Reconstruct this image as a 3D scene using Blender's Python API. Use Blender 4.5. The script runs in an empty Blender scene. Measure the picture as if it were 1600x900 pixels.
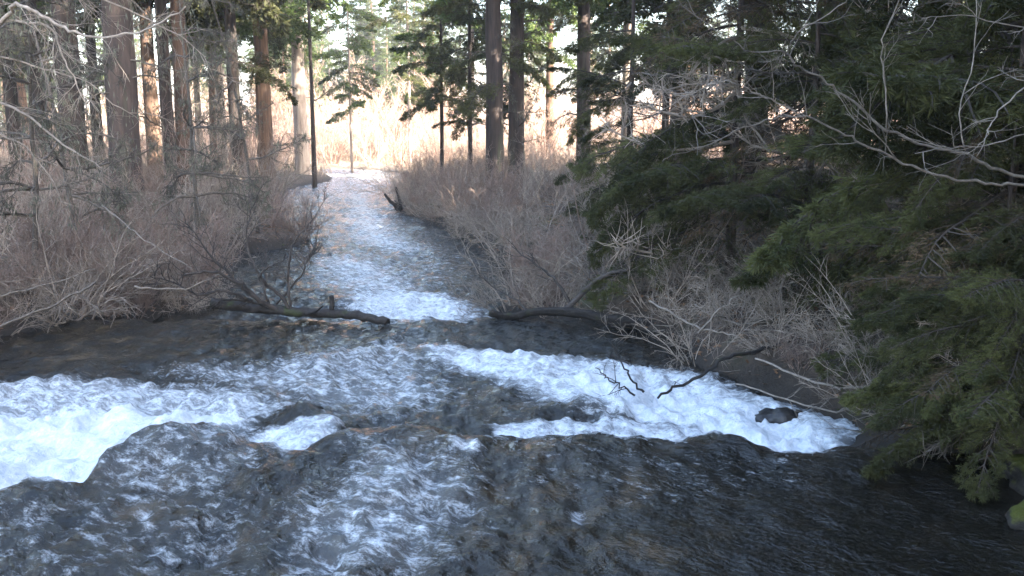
import bpy, math
import numpy as np
from mathutils import Vector, Matrix

rng = np.random.default_rng(11)
SC = bpy.context.scene
COL = SC.collection
R = math.radians

# ------------------------------------------------------------------ camera
F = 1450.0                      # focal length in photo pixels (photo 1600 x 900)
CAMZ = 2.6
PITCH = math.atan(260.0 / F)    # eye level lies on photo row 190
cam = bpy.data.cameras.new('camera')
camo = bpy.data.objects.new('camera', cam)
COL.objects.link(camo)
camo.location = (0, 0, CAMZ)
camo.rotation_euler = (math.pi / 2 - PITCH, 0, 0)
cam.sensor_width = 36.0
cam.lens = 36.0 * F / 1600.0
cam.clip_start = 0.05
cam.clip_end = 3000
SC.camera = camo

# ------------------------------------------------------------------ light
SUN_AZ = Vector((0.80, -0.60))        # horizontal direction towards the sun
SUN_EL = 27.0
world = bpy.data.worlds.new('World')
SC.world = world
world.use_nodes = True
nt = world.node_tree
sky = nt.nodes.new('ShaderNodeTexSky')
sky.sky_type = 'NISHITA'
sky.sun_disc = False
sky.sun_elevation = R(SUN_EL)
sky.sun_rotation = math.atan2(SUN_AZ.x, SUN_AZ.y)
sky.air_density = 1.0
sky.dust_density = 3.0
nt.nodes['Background'].inputs['Strength'].default_value = 0.15
nt.links.new(sky.outputs['Color'], nt.nodes['Background'].inputs['Color'])
sl = bpy.data.lights.new('sun', 'SUN')
sl.energy = 5.0
sl.angle = R(0.5)
sl.color = (1.0, 0.93, 0.82)
so = bpy.data.objects.new('sun', sl)
COL.objects.link(so)
tos = Vector((SUN_AZ.x * math.cos(R(SUN_EL)), SUN_AZ.y * math.cos(R(SUN_EL)), math.sin(R(SUN_EL))))
so.rotation_euler = tos.to_track_quat('Z', 'Y').to_euler()
so.location = (20, -20, 40)
SC.view_settings.view_transform = 'Standard'
SC.view_settings.look = 'None'
SC.view_settings.gamma = 1.0
SC.view_settings.use_curve_mapping = False
SC.view_settings.exposure = 3.2
SC.cycles.max_bounces = 8
SC.cycles.transparent_max_bounces = 8

GLARE_HAZE = 0.0008  # density of the added volume that lifts the background like lens glare
# ------------------------------------------------------------------ numpy helpers
def hash2(ix, iy, seed):
    h = (ix.astype(np.int64) * 374761393 + iy.astype(np.int64) * 668265263 + seed * 974634777) & 0x7fffffff
    h = ((h ^ (h >> 13)) * 1274126177) & 0x7fffffff
    h = (h ^ (h >> 16)) & 0xffff
    return h / 65535.0

def vnoise(x, y, seed=0):
    ix = np.floor(x); iy = np.floor(y)
    fx = x - ix; fy = y - iy
    fx = fx * fx * fx * (fx * (fx * 6 - 15) + 10); fy = fy * fy * fy * (fy * (fy * 6 - 15) + 10)
    a = hash2(ix, iy, seed); b = hash2(ix + 1, iy, seed)
    c = hash2(ix, iy + 1, seed); d = hash2(ix + 1, iy + 1, seed)
    return (a * (1 - fx) + b * fx) * (1 - fy) + (c * (1 - fx) + d * fx) * fy

def fbm(x, y, seed=0, octv=4):
    s = 0; a = 0.5; t = 0
    for o in range(octv):
        s = s + a * vnoise(x, y, seed + o * 17); t += a
        x, y = x * 1.7 + y * 0.9 + 3.1, y * 1.7 - x * 0.9 + 1.7
        a *= 0.5
    return s / t

def sstep(a, b, x):
    t = np.clip((x - a) / (b - a), 0, 1)
    return t * t * (3 - 2 * t)

def norm(v):
    return v / np.maximum(np.linalg.norm(v, axis=-1, keepdims=True), 1e-9)

def make_mesh(name, verts, faces_list, mats, midx=None, smooth=True, attrs=None):
    """faces_list: list of (n,k) index arrays; midx: one material index per array"""
    me = bpy.data.meshes.new(name)
    verts = np.asarray(verts, dtype=np.float32)
    me.vertices.add(len(verts))
    me.vertices.foreach_set('co', verts.ravel())
    idx = np.concatenate([f.ravel() for f in faces_list]).astype(np.int32)
    tot = np.concatenate([np.full(len(f), f.shape[1], np.int32) for f in faces_list])
    start = np.concatenate([[0], np.cumsum(tot)[:-1]]).astype(np.int32)
    me.loops.add(len(idx)); me.loops.foreach_set('vertex_index', idx)
    me.polygons.add(len(tot))
    me.polygons.foreach_set('loop_start', start)
    if midx is not None:
        mi = np.concatenate([np.full(len(f), m, np.int32) for f, m in zip(faces_list, midx)])
        me.polygons.foreach_set('material_index', mi)
    me.polygons.foreach_set('use_smooth', np.full(len(tot), bool(smooth)))
    me.update(calc_edges=True)
    for k, v in (attrs or {}).items():
        at = me.attributes.new(k, 'FLOAT', 'POINT')
        at.data.foreach_set('value', np.asarray(v, dtype=np.float32))
    for m in mats:
        me.materials.append(m)
    return me

class Geo:
    """collects vertices and faces of ONE part"""
    def __init__(s):
        s.v = []; s.f = []; s.m = []; s.n = 0
    def add(s, v, f, m=0):
        s.v.append(v.reshape(-1, 3)); s.f.append(f + s.n); s.m.append(m)
        s.n += len(s.v[-1])
    def tubes(s, paths, radii, sides=4, m=0, bump=0.0):
        P, n, _ = paths.shape
        tan = np.empty_like(paths)
        tan[:, 1:-1] = paths[:, 2:] - paths[:, :-2]
        tan[:, 0] = paths[:, 1] - paths[:, 0]; tan[:, -1] = paths[:, -1] - paths[:, -2]
        tan = norm(tan)
        ref = np.where(np.abs(tan[:, :1, 2:3]) > 0.8, np.array([[[1.0, 0.2, 0]]]), np.array([[[0.1, 0, 1.0]]]))
        u = norm(np.cross(tan, np.broadcast_to(ref, tan.shape))); w = np.cross(tan, u)
        a = np.arange(sides) * 2 * math.pi / sides
        r = radii[:, :, None, None]
        if bump:
            r = r * (1 + bump * (0.7 * (rng.random((P, 1, sides, 1)) - 0.5) + 0.35 * (rng.random((P, n, sides, 1)) - 0.5) + 0.25 * (rng.random((P, n, 1, 1)) - 0.5)))
        v = paths[:, :, None, :] + r * (np.cos(a)[None, None, :, None] * u[:, :, None, :] + np.sin(a)[None, None, :, None] * w[:, :, None, :])
        base = (np.arange(P) * n * sides)[:, None, None]
        i = np.arange(n - 1)[None, :, None]; j = np.arange(sides)[None, None, :]
        a0 = base + i * sides + j; a1 = base + i * sides + (j + 1) % sides
        f = np.stack([a0, a1, a1 + sides, a0 + sides], -1).reshape(-1, 4)
        s.add(v, f, m)
        # end caps for thicker tubes
        if sides >= 6:
            c0 = (np.arange(P) * n * sides)[:, None] + np.arange(sides)[None, ::-1]
            c1 = (np.arange(P) * n * sides)[:, None] + (n - 1) * sides + np.arange(sides)[None, :]
            s.f.append(np.concatenate([c0, c1]) + s.n - P * n * sides); s.m.append(m)
    def rhombs(s, pos, d, length, width, m=0, roll=None):
        d = norm(d)
        k = len(pos)
        rnd = rng.normal(size=(k, 3)) if roll is None else roll
        side = norm(np.cross(d, rnd))
        L = np.broadcast_to(np.asarray(length, float).reshape(-1, 1), (k, 1)); W = np.broadcast_to(np.asarray(width, float).reshape(-1, 1), (k, 1))
        v = np.stack([pos, pos + d * L * 0.5 + side * W, pos + d * L, pos + d * L * 0.5 - side * W], 1)
        f = np.arange(k * 4).reshape(k, 4)
        s.add(v, f, m)
    def mesh(s, name, mats, smooth=True):
        return make_mesh(name, np.concatenate(s.v), s.f, mats, s.m, smooth)
    def tri_count(s):
        return sum(len(f) * (f.shape[1] - 2) for f in s.f)

def grow(start, d, length, n, wig=0.15, bias=(0, 0, 0), curl=None):
    """grow P paths of n points with wandering direction"""
    P = len(start)
    pts = np.empty((P, n, 3)); pts[:, 0] = start
    d = norm(np.array(d, float)); step = (np.asarray(length, float) / (n - 1)).reshape(-1, 1)
    bias = np.asarray(bias, float)
    for i in range(1, n):
        d = norm(d + rng.normal(size=(P, 3)) * wig + bias)
        pts[:, i] = pts[:, i - 1] + d * step
    return pts

def children(paths, per, tmin, tmax, ang, upb=0.0):
    """start points and directions of side shoots on given paths"""
    P, n, _ = paths.shape
    pi = np.repeat(np.arange(P), per)
    t = rng.uniform(tmin, tmax, len(pi)) * (n - 1)
    i = np.minimum(t.astype(int), n - 2); fr = (t - i)[:, None]
    p = paths[pi, i] * (1 - fr) + paths[pi, i + 1] * fr
    tan = norm(paths[pi, i + 1] - paths[pi, i])
    rv = norm(np.cross(tan, rng.normal(size=tan.shape)))
    a = rng.uniform(ang * 0.6, ang * 1.3, len(pi))[:, None]
    d = tan * np.cos(a) + rv * np.sin(a) + np.array([0, 0, upb])
    return p, norm(d), t / (n - 1), pi

def taper(r0, r1, n, P=1):
    r0 = np.broadcast_to(np.asarray(r0, float).reshape(-1, 1), (P, 1)); r1 = np.broadcast_to(np.asarray(r1, float).reshape(-1, 1), (P, 1))
    t = np.linspace(0, 1, n)[None]
    return r0 * (1 - t) + r1 * t

def catmull(pts, per=5):
    p = np.asarray(pts, float)
    p = np.vstack([2 * p[0] - p[1], p, 2 * p[-1] - p[-2]])
    out = []
    for i in range(1, len(p) - 2):
        for k in range(per):
            t = k / per
            out.append(0.5 * ((2 * p[i]) + (-p[i - 1] + p[i + 1]) * t + (2 * p[i - 1] - 5 * p[i] + 4 * p[i + 1] - p[i + 2]) * t * t + (-p[i - 1] + 3 * p[i] - 3 * p[i + 1] + p[i + 2]) * t ** 3))
    out.append(p[-2])
    return np.array(out)

# ------------------------------------------------------------------ photo pixel -> place
_f = np.array([0, math.cos(PITCH), -math.sin(PITCH)]); _u = np.array([0, math.sin(PITCH), math.cos(PITCH)]); _r = np.array([1.0, 0, 0])
def ray(px, py):
    return _f + (px - 800) / F * _r + (450 - py) / F * _u
def P(px, py, dist):
    """point on the pixel's ray at ground distance dist"""
    d = ray(px, py)
    return np.array([0, 0, CAMZ]) + d * dist / d[1]

def level(y):
    """mean water level along the river (it flows away from the camera, downstream)"""
    y = np.asarray(y, float)
    return -0.34 * sstep(7.2, 8.6, y) - 0.22 * sstep(13.4, 15.0, y) - 0.0095 * np.maximum(y - 15, 0)

def onwater(px, py, dz=0.0):
    z = 0.0
    for _ in range(30):
        d = ray(px, py); t = (z + dz - CAMZ) / d[2]
        p = np.array([0, 0, CAMZ]) + d * t
        z = 0.5 * z + 0.5 * float(level(p[1]))
    return p

LEFT = [(-700, 820), (-300, 640), (-120, 565), (0, 524), (120, 500), (250, 489), (330, 482), (348, 465), (368, 425), (385, 398), (440, 389), (486, 381), (470, 366), (438, 345), (428, 322), (442, 302), (470, 291), (514, 285), (520, 277), (480, 272)]
RIGHT = [(2100, 960), (1750, 830), (1600, 775), (1500, 722), (1400, 692), (1300, 655), (1180, 612), (1090, 582), (1062, 545), (1040, 527), (960, 509), (880, 500), (800, 492), (775, 480), (815, 455), (800, 425), (770, 405), (720, 376), (660, 346), (620, 334), (612, 315), (638, 298), (648, 284), (632, 272), (590, 266), (540, 264)]
Lw = np.array([onwater(*p)[:2] for p in LEFT]); Rw = np.array([onwater(*p)[:2] for p in RIGHT])
poly = np.vstack([[[-30, -12]], [[-9, 1.5]], Lw, [[-30, Lw[-1][1] + 1], [-60, 62], [-60, 76]], [[-26, Rw[-1][1] + 1.5]], Rw[::-1], [[7.5, 1.5], [12, -12]]])

def river_sd(x, y):
    """signed distance to the river's edge, positive on land"""
    sh = x.shape; x = x.ravel(); y = y.ravel()
    d = np.full(x.shape, 1e9); inside = np.zeros(x.shape, bool)
    n = len(poly)
    for i in range(n):
        ax, ay = poly[i]; bx, by = poly[(i + 1) % n]
        ex, ey = bx - ax, by - ay
        t = np.clip(((x - ax) * ex + (y - ay) * ey) / (ex * ex + ey * ey), 0, 1)
        d = np.minimum(d, (x - ax - t * ex) ** 2 + (y - ay - t * ey) ** 2)
        c = ((ay > y) != (by > y)) & (x < (bx - ax) * (y - ay) / ((by - ay) if abs(by - ay) > 1e-9 else 1e-9) + ax)
        inside ^= c
    d = np.sqrt(d)
    return np.where(inside, -d, d).reshape(sh)

def ground_z(x, y, sd=None):
    x = np.asarray(x, float); y = np.asarray(y, float)
    if sd is None:
        sd = river_sd(x, y)
    sdn = sd + (fbm(x * 0.9, y * 0.9, 5, 3) - 0.5) * 0.5 * sstep(0, 1.0, np.abs(sd) + 0.3)
    lv = level(np.clip(y, 0, 75))
    right = sstep(0, 6, x + 0.17 * y - 2.0)
    land = 0.34 * sstep(0.0, 0.7, sdn) + 0.55 * (1 - np.exp(-np.maximum(sdn, 0) / 5.0)) * (1 - 0.6 * sstep(45, 70, y))
    land = land + right * 0.055 * np.maximum(sdn - 1.5, 0) * (1 - sstep(28, 55, y)) * (1 - sstep(20, 40, sdn) * 0.5)
    land = land + (fbm(x * 0.35, y * 0.35, 8, 4) - 0.5) * 0.5 * sstep(0.5, 4, sdn) + (fbm(x * 1.6, y * 1.6, 9, 3) - 0.5) * 0.16 * sstep(0.1, 1.0, sdn)
    bed = -0.55 * sstep(0.0, 1.2, -sdn) - 0.06
    return lv + np.where(sdn > 0, land, bed)

def gz(x, y):
    return float(ground_z(np.array([x]), np.array([y]))[0])

# ------------------------------------------------------------------ materials
def mat(name):
    m = bpy.data.materials.new(name); m.use_nodes = True
    return m, m.node_tree, m.node_tree.nodes['Principled BSDF']

def node(t, kind, **kw):
    n = t.nodes.new(kind)
    for k, v in kw.items():
        if k in n.inputs.keys():
            n.inputs[k].default_value = v
        else:
            setattr(n, k, v)
    return n

def ramp(t, stops, fac):
    r = t.nodes.new('ShaderNodeValToRGB')
    el = r.color_ramp.elements
    while len(el) < len(stops):
        el.new(0.5)
    for e, (p, c) in zip(el, stops):
        e.position = p; e.color = (*c, 1) if len(c) == 3 else c
    t.links.new(fac, r.inputs[0])
    return r

def coords(t, scale=(1, 1, 1), kind='Object', rot=(0, 0, 0)):
    tc = t.nodes.new('ShaderNodeTexCoord'); mp = t.nodes.new('ShaderNodeMapping')
    mp.inputs['Scale'].default_value = scale; mp.inputs['Rotation'].default_value = rot
    t.links.new(tc.outputs[kind], mp.inputs['Vector'])
    return mp.outputs[0]

def bark(name, dark, light, scale=(3, 3, 26), moss=None, bump=0.6, mossamt=0.55, kind='Object', rough=0.9):
    m, t, b = mat(name)
    v = coords(t, scale, kind)
    n1 = node(t, 'ShaderNodeTexNoise', Scale=1.0, Detail=6.0, Roughness=0.65); t.links.new(v, n1.inputs['Vector'])
    r = ramp(t, [(0.3, dark), (0.7, light)], n1.outputs['Fac'])
    col = r.outputs[0]
    if moss:
        n2 = node(t, 'ShaderNodeTexNoise', Scale=0.35, Detail=4.0); t.links.new(v, n2.inputs['Vector'])
        rm = ramp(t, [(mossamt, (0, 0, 0)), (mossamt + 0.12, (1, 1, 1))], n2.outputs['Fac'])
        mx = node(t, 'ShaderNodeMix', data_type='RGBA'); t.links.new(rm.outputs[0], mx.inputs[0]); t.links.new(col, mx.inputs[6]); mx.inputs[7].default_value = (*moss, 1)
        col = mx.outputs[2]
    oi = t.nodes.new('ShaderNodeObjectInfo'); hs = node(t, 'ShaderNodeHueSaturation')
    mr = node(t, 'ShaderNodeMapRange'); mr.inputs['To Min'].default_value = 0.72; mr.inputs['To Max'].default_value = 1.3
    t.links.new(oi.outputs['Random'], mr.inputs[0]); t.links.new(mr.outputs[0], hs.inputs['Value']); t.links.new(col, hs.inputs['Color'])
    t.links.new(hs.outputs[0], b.inputs['Base Color'])
    b.inputs['Roughness'].default_value = rough
    bp = node(t, 'ShaderNodeBump', Strength=bump, Distance=0.03); t.links.new(n1.outputs['Fac'], bp.inputs['Height']); t.links.new(bp.outputs[0], b.inputs['Normal'])
    return m

def foliage(name, dark, light, trans=0.35):
    m, t, b = mat(name)
    v = coords(t, (1, 1, 1))
    n1 = node(t, 'ShaderNodeTexNoise', Scale=5.0, Detail=3.0); t.links.new(v, n1.inputs['Vector'])
    r = ramp(t, [(0.3, dark), (0.72, light)], n1.outputs['Fac'])
    oi = t.nodes.new('ShaderNodeObjectInfo'); hs = node(t, 'ShaderNodeHueSaturation')
    mr = node(t, 'ShaderNodeMapRange'); mr.inputs['To Min'].default_value = 0.6; mr.inputs['To Max'].default_value = 1.45
    t.links.new(oi.outputs['Random'], mr.inputs[0]); t.links.new(mr.outputs[0], hs.inputs['Value']); t.links.new(r.outputs[0], hs.inputs['Color'])
    t.links.new(hs.outputs[0], b.inputs['Base Color'])
    b.inputs['Roughness'].default_value = 0.65
    b.inputs['Specular IOR Level'].default_value = 0.25
    tr = t.nodes.new('ShaderNodeBsdfTranslucent'); t.links.new(hs.outputs[0], tr.inputs['Color'])
    mx = node(t, 'ShaderNodeMixShader', Fac=trans)
    t.links.new(b.outputs[0], mx.inputs[1]); t.links.new(tr.outputs[0], mx.inputs[2])
    t.links.new(mx.outputs[0], t.nodes['Material Output'].inputs['Surface'])
    return m

M_bark = bark('fir_bark', (0.022, 0.016, 0.014), (0.088, 0.062, 0.050), moss=(0.075, 0.075, 0.045), mossamt=0.58, bump=1.0)
M_barkred = bark('pine_bark', (0.05, 0.030, 0.022), (0.21, 0.125, 0.08))
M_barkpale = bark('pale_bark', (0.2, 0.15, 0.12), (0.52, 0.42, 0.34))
M_limb = bark('limb_bark', (0.05, 0.042, 0.035), (0.15, 0.125, 0.1), (30, 30, 30), bump=0.3)
M_lichen = foliage('lichen', (0.09, 0.095, 0.065), (0.18, 0.18, 0.13), 0.2)
M_boughwood = bark('bough_wood', (0.02, 0.016, 0.012), (0.06, 0.045, 0.035), (30, 30, 30), bump=0.2)
M_twig = bark('thicket_twig', (0.15, 0.118, 0.09), (0.37, 0.305, 0.245), (7, 7, 7), bump=0.2)
M_twigred = bark('reddish_twig', (0.13, 0.09, 0.07), (0.28, 0.20, 0.16), (7, 7, 7), bump=0.2)
M_twigpale = bark('dry_twig', (0.28, 0.20, 0.155), (0.56, 0.43, 0.35), (6, 6, 6), bump=0.2)
M_twiggold = bark('russet_twig', (0.17, 0.095, 0.07), (0.40, 0.26, 0.20), (6, 6, 6), bump=0.2)
M_deadwood = bark('dead_wood', (0.09, 0.075, 0.06), (0.27, 0.23, 0.19), (14, 14, 14), bump=0.4)
M_darkwood = bark('wet_wood', (0.006, 0.005, 0.005), (0.035, 0.028, 0.023), (14, 14, 14), moss=(0.03, 0.036, 0.010), mossamt=0.60, rough=0.85, bump=1.0)
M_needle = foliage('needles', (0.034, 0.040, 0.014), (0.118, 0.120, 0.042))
M_needle_far = foliage('sun_tinted_needles', (0.035, 0.055, 0.015), (0.11, 0.15, 0.04), 0.45)  # brighter copy of the needles, sunlight put into the colour
M_needle_brown = foliage('dry_needles', (0.06, 0.045, 0.025), (0.14, 0.09, 0.05), 0.2)
M_grass = foliage('dry_grass', (0.32, 0.24, 0.17), (0.55, 0.44, 0.33), 0.3)
M_leaf = foliage('fallen_leaf', (0.12, 0.06, 0.03), (0.32, 0.19, 0.11), 0.15)
M_moss = foliage('moss', (0.05, 0.06, 0.012), (0.15, 0.17, 0.03), 0.2)

def ground_material():
    m, t, b = mat('forest_floor')
    v = coords(t, (1, 1, 1))
    n1 = node(t, 'ShaderNodeTexNoise', Scale=9.0, Detail=9.0, Roughness=0.7); t.links.new(v, n1.inputs['Vector'])
    r1 = ramp(t, [(0.3, (0.028, 0.02, 0.014)), (0.52, (0.085, 0.06, 0.042)), (0.72, (0.19, 0.135, 0.095))], n1.outputs['Fac'])
    n2 = node(t, 'ShaderNodeTexNoise', Scale=0.8, Detail=5.0); t.links.new(v, n2.inputs['Vector'])
    rm = ramp(t, [(0.56, (0, 0, 0)), (0.68, (1, 1, 1))], n2.outputs['Fac'])
    mx = node(t, 'ShaderNodeMix', data_type='RGBA'); t.links.new(rm.outputs[0], mx.inputs[0]); t.links.new(r1.outputs[0], mx.inputs[6]); mx.inputs[7].default_value = (0.05, 0.058, 0.02, 1)
    # dry meadow grass beyond the wood
    at = node(t, 'ShaderNodeAttribute', attribute_name='meadow')
    n3 = node(t, 'ShaderNodeTexNoise', Scale=3.0, Detail=8.0); t.links.new(v, n3.inputs['Vector'])
    r3 = ramp(t, [(0.35, (0.24, 0.17, 0.12)), (0.65, (0.48, 0.37, 0.28))], n3.outputs['Fac'])
    m2 = node(t, 'ShaderNodeMix', data_type='RGBA'); t.links.new(at.outputs['Fac'], m2.inputs[0]); t.links.new(mx.outputs[2], m2.inputs[6]); t.links.new(r3.outputs[0], m2.inputs[7])
    # wet dark earth along the waterline
    aw = node(t, 'ShaderNodeAttribute', attribute_name='wet')
    m3 = node(t, 'ShaderNodeMix', data_type='RGBA'); t.links.new(aw.outputs['Fac'], m3.inputs[0]); t.links.new(m2.outputs[2], m3.inputs[6]); m3.inputs[7].default_value = (0.022, 0.017, 0.012, 1)
    t.links.new(m3.outputs[2], b.inputs['Base Color'])
    b.inputs['Roughness'].default_value = 0.95
    bp = node(t, 'ShaderNodeBump', Strength=0.9, Distance=0.06); t.links.new(n1.outputs['Fac'], bp.inputs['Height']); t.links.new(bp.outputs[0], b.inputs['Normal'])
    return m

def water_material():
    m, t, b = mat('river_water')
    L = t.links.new
    geo = t.nodes.new('ShaderNodeNewGeometry')
    def mp(scale, rot=0.0):
        # turn first, then stretch: streaks lie along the drift of the water
        q = t.nodes.new('ShaderNodeMapping'); q.inputs['Rotation'].default_value = (0, 0, rot)
        k = t.nodes.new('ShaderNodeMapping'); k.inputs['Scale'].default_value = scale
        L(geo.outputs['Position'], q.inputs['Vector']); L(q.outputs[0], k.inputs['Vector']); return k.outputs[0]
    foam_glare = node(t, 'ShaderNodeAttribute', attribute_name='foam_glare')
    bed = node(t, 'ShaderNodeAttribute', attribute_name='bed')
    # stony bed seen through shallow brown water
    vo = node(t, 'ShaderNodeTexNoise', Scale=3.5, Detail=6.0, Roughness=0.65); L(mp((1, 0.6, 1), 0.3), vo.inputs['Vector'])
    rb = ramp(t, [(0.32, (0.004, 0.004, 0.003)), (0.52, (0.018, 0.014, 0.008)), (0.70, (0.070, 0.046, 0.022))], vo.outputs['Fac'])
    deep = node(t, 'ShaderNodeMix', data_type='RGBA'); L(bed.outputs['Fac'], deep.inputs[0]); deep.inputs[6].default_value = (0.007, 0.0065, 0.005, 1); L(rb.outputs[0], deep.inputs[7])
    L(deep.outputs[2], b.inputs['Base Color'])
    b.inputs['Roughness'].default_value = 0.03
    b.inputs['IOR'].default_value = 1.34
    b.inputs['Specular IOR Level'].default_value = 0.7
    # fine ripples
    w1 = node(t, 'ShaderNodeTexNoise', Scale=4.2, Detail=6.0, Roughness=0.55, Distortion=0.5); L(mp((0.8, 1.1, 1), 0.53), w1.inputs['Vector'])
    w2 = node(t, 'ShaderNodeTexNoise', Scale=24.0, Detail=3.0, Roughness=0.6, Distortion=0.4); L(mp((0.8, 1.1, 1), 0.75), w2.inputs['Vector'])
    b1 = node(t, 'ShaderNodeBump', Strength=0.7, Distance=0.12); L(w1.outputs['Fac'], b1.inputs['Height'])
    calm = node(t, 'ShaderNodeAttribute', attribute_name='calm')
    cm = node(t, 'ShaderNodeMapRange', clamp=False); L(calm.outputs['Fac'], cm.inputs[0]); cm.inputs['To Min'].default_value = 0.17; cm.inputs['To Max'].default_value = 0.05; L(cm.outputs[0], b1.inputs['Distance'])
    b2 = node(t, 'ShaderNodeBump', Strength=0.7, Distance=0.022); L(w2.outputs['Fac'], b2.inputs['Height']); L(b1.outputs[0], b2.inputs['Normal'])
    L(b2.outputs[0], b.inputs['Normal'])
    # foam: torn threads and bubbles; the same white also paints sky glare
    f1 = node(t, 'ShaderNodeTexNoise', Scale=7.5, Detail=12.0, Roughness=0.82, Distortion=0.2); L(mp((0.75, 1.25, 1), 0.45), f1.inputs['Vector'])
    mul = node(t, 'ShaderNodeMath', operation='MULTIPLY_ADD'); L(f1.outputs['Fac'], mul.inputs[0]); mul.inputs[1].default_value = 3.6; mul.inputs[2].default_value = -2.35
    add = node(t, 'ShaderNodeMath', operation='MULTIPLY_ADD'); L(foam_glare.outputs['Fac'], add.inputs[0]); add.inputs[1].default_value = 1.25; L(mul.outputs[0], add.inputs[2])
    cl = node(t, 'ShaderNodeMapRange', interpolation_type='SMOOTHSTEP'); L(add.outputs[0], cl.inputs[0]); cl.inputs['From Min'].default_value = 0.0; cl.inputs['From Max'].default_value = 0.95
    ve = node(t, 'ShaderNodeMapRange', interpolation_type='SMOOTHSTEP'); L(foam_glare.outputs['Fac'], ve.inputs[0]); ve.inputs['From Min'].default_value = 0.45; ve.inputs['From Max'].default_value = 1.5; ve.inputs['To Max'].default_value = 0.85
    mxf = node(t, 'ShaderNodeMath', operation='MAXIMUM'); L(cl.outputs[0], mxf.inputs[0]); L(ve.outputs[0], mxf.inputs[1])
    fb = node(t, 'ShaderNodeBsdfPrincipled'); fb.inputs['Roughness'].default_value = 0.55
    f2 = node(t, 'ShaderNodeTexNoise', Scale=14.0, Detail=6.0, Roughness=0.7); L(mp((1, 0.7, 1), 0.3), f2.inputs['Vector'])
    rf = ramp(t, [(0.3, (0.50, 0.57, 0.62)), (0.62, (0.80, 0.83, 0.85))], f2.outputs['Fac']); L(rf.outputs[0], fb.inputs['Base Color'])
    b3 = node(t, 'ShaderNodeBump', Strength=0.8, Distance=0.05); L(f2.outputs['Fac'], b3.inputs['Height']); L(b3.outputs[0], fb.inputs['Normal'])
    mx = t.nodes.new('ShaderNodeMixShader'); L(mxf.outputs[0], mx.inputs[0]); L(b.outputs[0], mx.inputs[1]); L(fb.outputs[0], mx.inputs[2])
    L(mx.outputs[0], t.nodes['Material Output'].inputs['Surface'])
    return m

def rock_material():
    m, t, b = mat('wet_rock')
    v = coords(t, (1, 1, 1))
    n1 = node(t, 'ShaderNodeTexNoise', Scale=14.0, Detail=8.0, Roughness=0.75); t.links.new(v, n1.inputs['Vector'])
    r1 = ramp(t, [(0.35, (0.010, 0.010, 0.009)), (0.7, (0.05, 0.045, 0.04))], n1.outputs['Fac'])
    g = t.nodes.new('ShaderNodeNewGeometry'); sx = t.nodes.new('ShaderNodeSeparateXYZ'); t.links.new(g.outputs['Normal'], sx.inputs[0])
    ad = node(t, 'ShaderNodeMath', operation='ADD'); t.links.new(sx.outputs[2], ad.inputs[0]); t.links.new(n1.outputs['Fac'], ad.inputs[1])
    rm = ramp(t, [(0.50, (0, 0, 0)), (0.85, (1, 1, 1))], ad.outputs[0]); 
    sub = node(t, 'ShaderNodeMath', operation='SUBTRACT'); t.links.new(ad.outputs[0], sub.inputs[0]); sub.inputs[1].default_value = 0.42; t.links.new(sub.outputs[0], rm.inputs[0])
    mx = node(t, 'ShaderNodeMix', data_type='RGBA'); t.links.new(rm.outputs[0], mx.inputs[0]); t.links.new(r1.outputs[0], mx.inputs[6]); mx.inputs[7].default_value = (0.055, 0.062, 0.012, 1)
    t.links.new(mx.outputs[2], b.inputs['Base Color']); b.inputs['Roughness'].default_value = 0.9; b.inputs['Specular IOR Level'].default_value = 0.2
    bp = node(t, 'ShaderNodeBump', Strength=0.7, Distance=0.04); t.links.new(n1.outputs['Fac'], bp.inputs['Height']); t.links.new(bp.outputs[0], b.inputs['Normal'])
    return m
M_ground = ground_material(); M_water = water_material(); M_rock = rock_material()

# ------------------------------------------------------------------ object helpers
def obj(name, me, parent=None, loc=(0, 0, 0), rot=(0, 0, 0), scale=(1, 1, 1)):
    o = bpy.data.objects.new(name, me)
    COL.objects.link(o)
    o.parent = parent; o.location = loc; o.rotation_euler = rot; o.scale = scale
    return o

def tag(o, label=None, cat=None, group=None, kind=None):
    if label: o['label'] = label
    if cat: o['category'] = cat
    if group: o['group'] = group
    if kind: o['kind'] = kind
    return o

def thing(name, label, cat, loc, rotz=0.0, group=None):
    o = obj(name, None, None, loc, (0, 0, rotz))
    o.empty_display_size = 0.2
    return tag(o, label, cat, group)

# ------------------------------------------------------------------ ground
def axis(lo, hi, fine_lo, fine_hi, step, g=1.12):
    a = [fine_lo]
    s = step
    while a[-1] > lo:
        s *= g; a.append(a[-1] - s)
    b = list(np.arange(fine_lo + step, fine_hi, step))
    s = step
    c = [b[-1]]
    while c[-1] < hi:
        s *= g; c.append(c[-1] + s)
    return np.array(a[::-1] + b + c[1:])

gx = axis(-900, 900, -16, 14, 0.11, 1.10); gy = axis(-300, 1500, 2, 34, 0.13, 1.045)
X, Y = np.meshgrid(gx, gy)
SD = river_sd(X, Y)
Z = ground_z(X, Y, SD)
nx, ny = len(gx), len(gy)
ii = (np.arange(ny - 1)[:, None] * nx + np.arange(nx - 1)[None]).ravel()
gf = np.stack([ii, ii + 1, ii + nx + 1, ii + nx], -1)
meadow = sstep(56, 70, Y + 0.5 * X * 0 + (fbm(X * 0.1, Y * 0.1, 3) - 0.5) * 14) * (1 - sstep(170, 220, Y))
wet = 1 - sstep(0.05, 0.55, SD + (fbm(X, Y, 4) - 0.5) * 0.5)
ground = obj('ground', make_mesh('ground', np.stack([X, Y, Z], -1).reshape(-1, 3), [gf], [M_ground], attrs={'meadow': meadow.ravel(), 'wet': wet.ravel()}))
tag(ground, 'brown forest floor and banks on both sides of the stream', 'ground', kind='structure')

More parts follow.
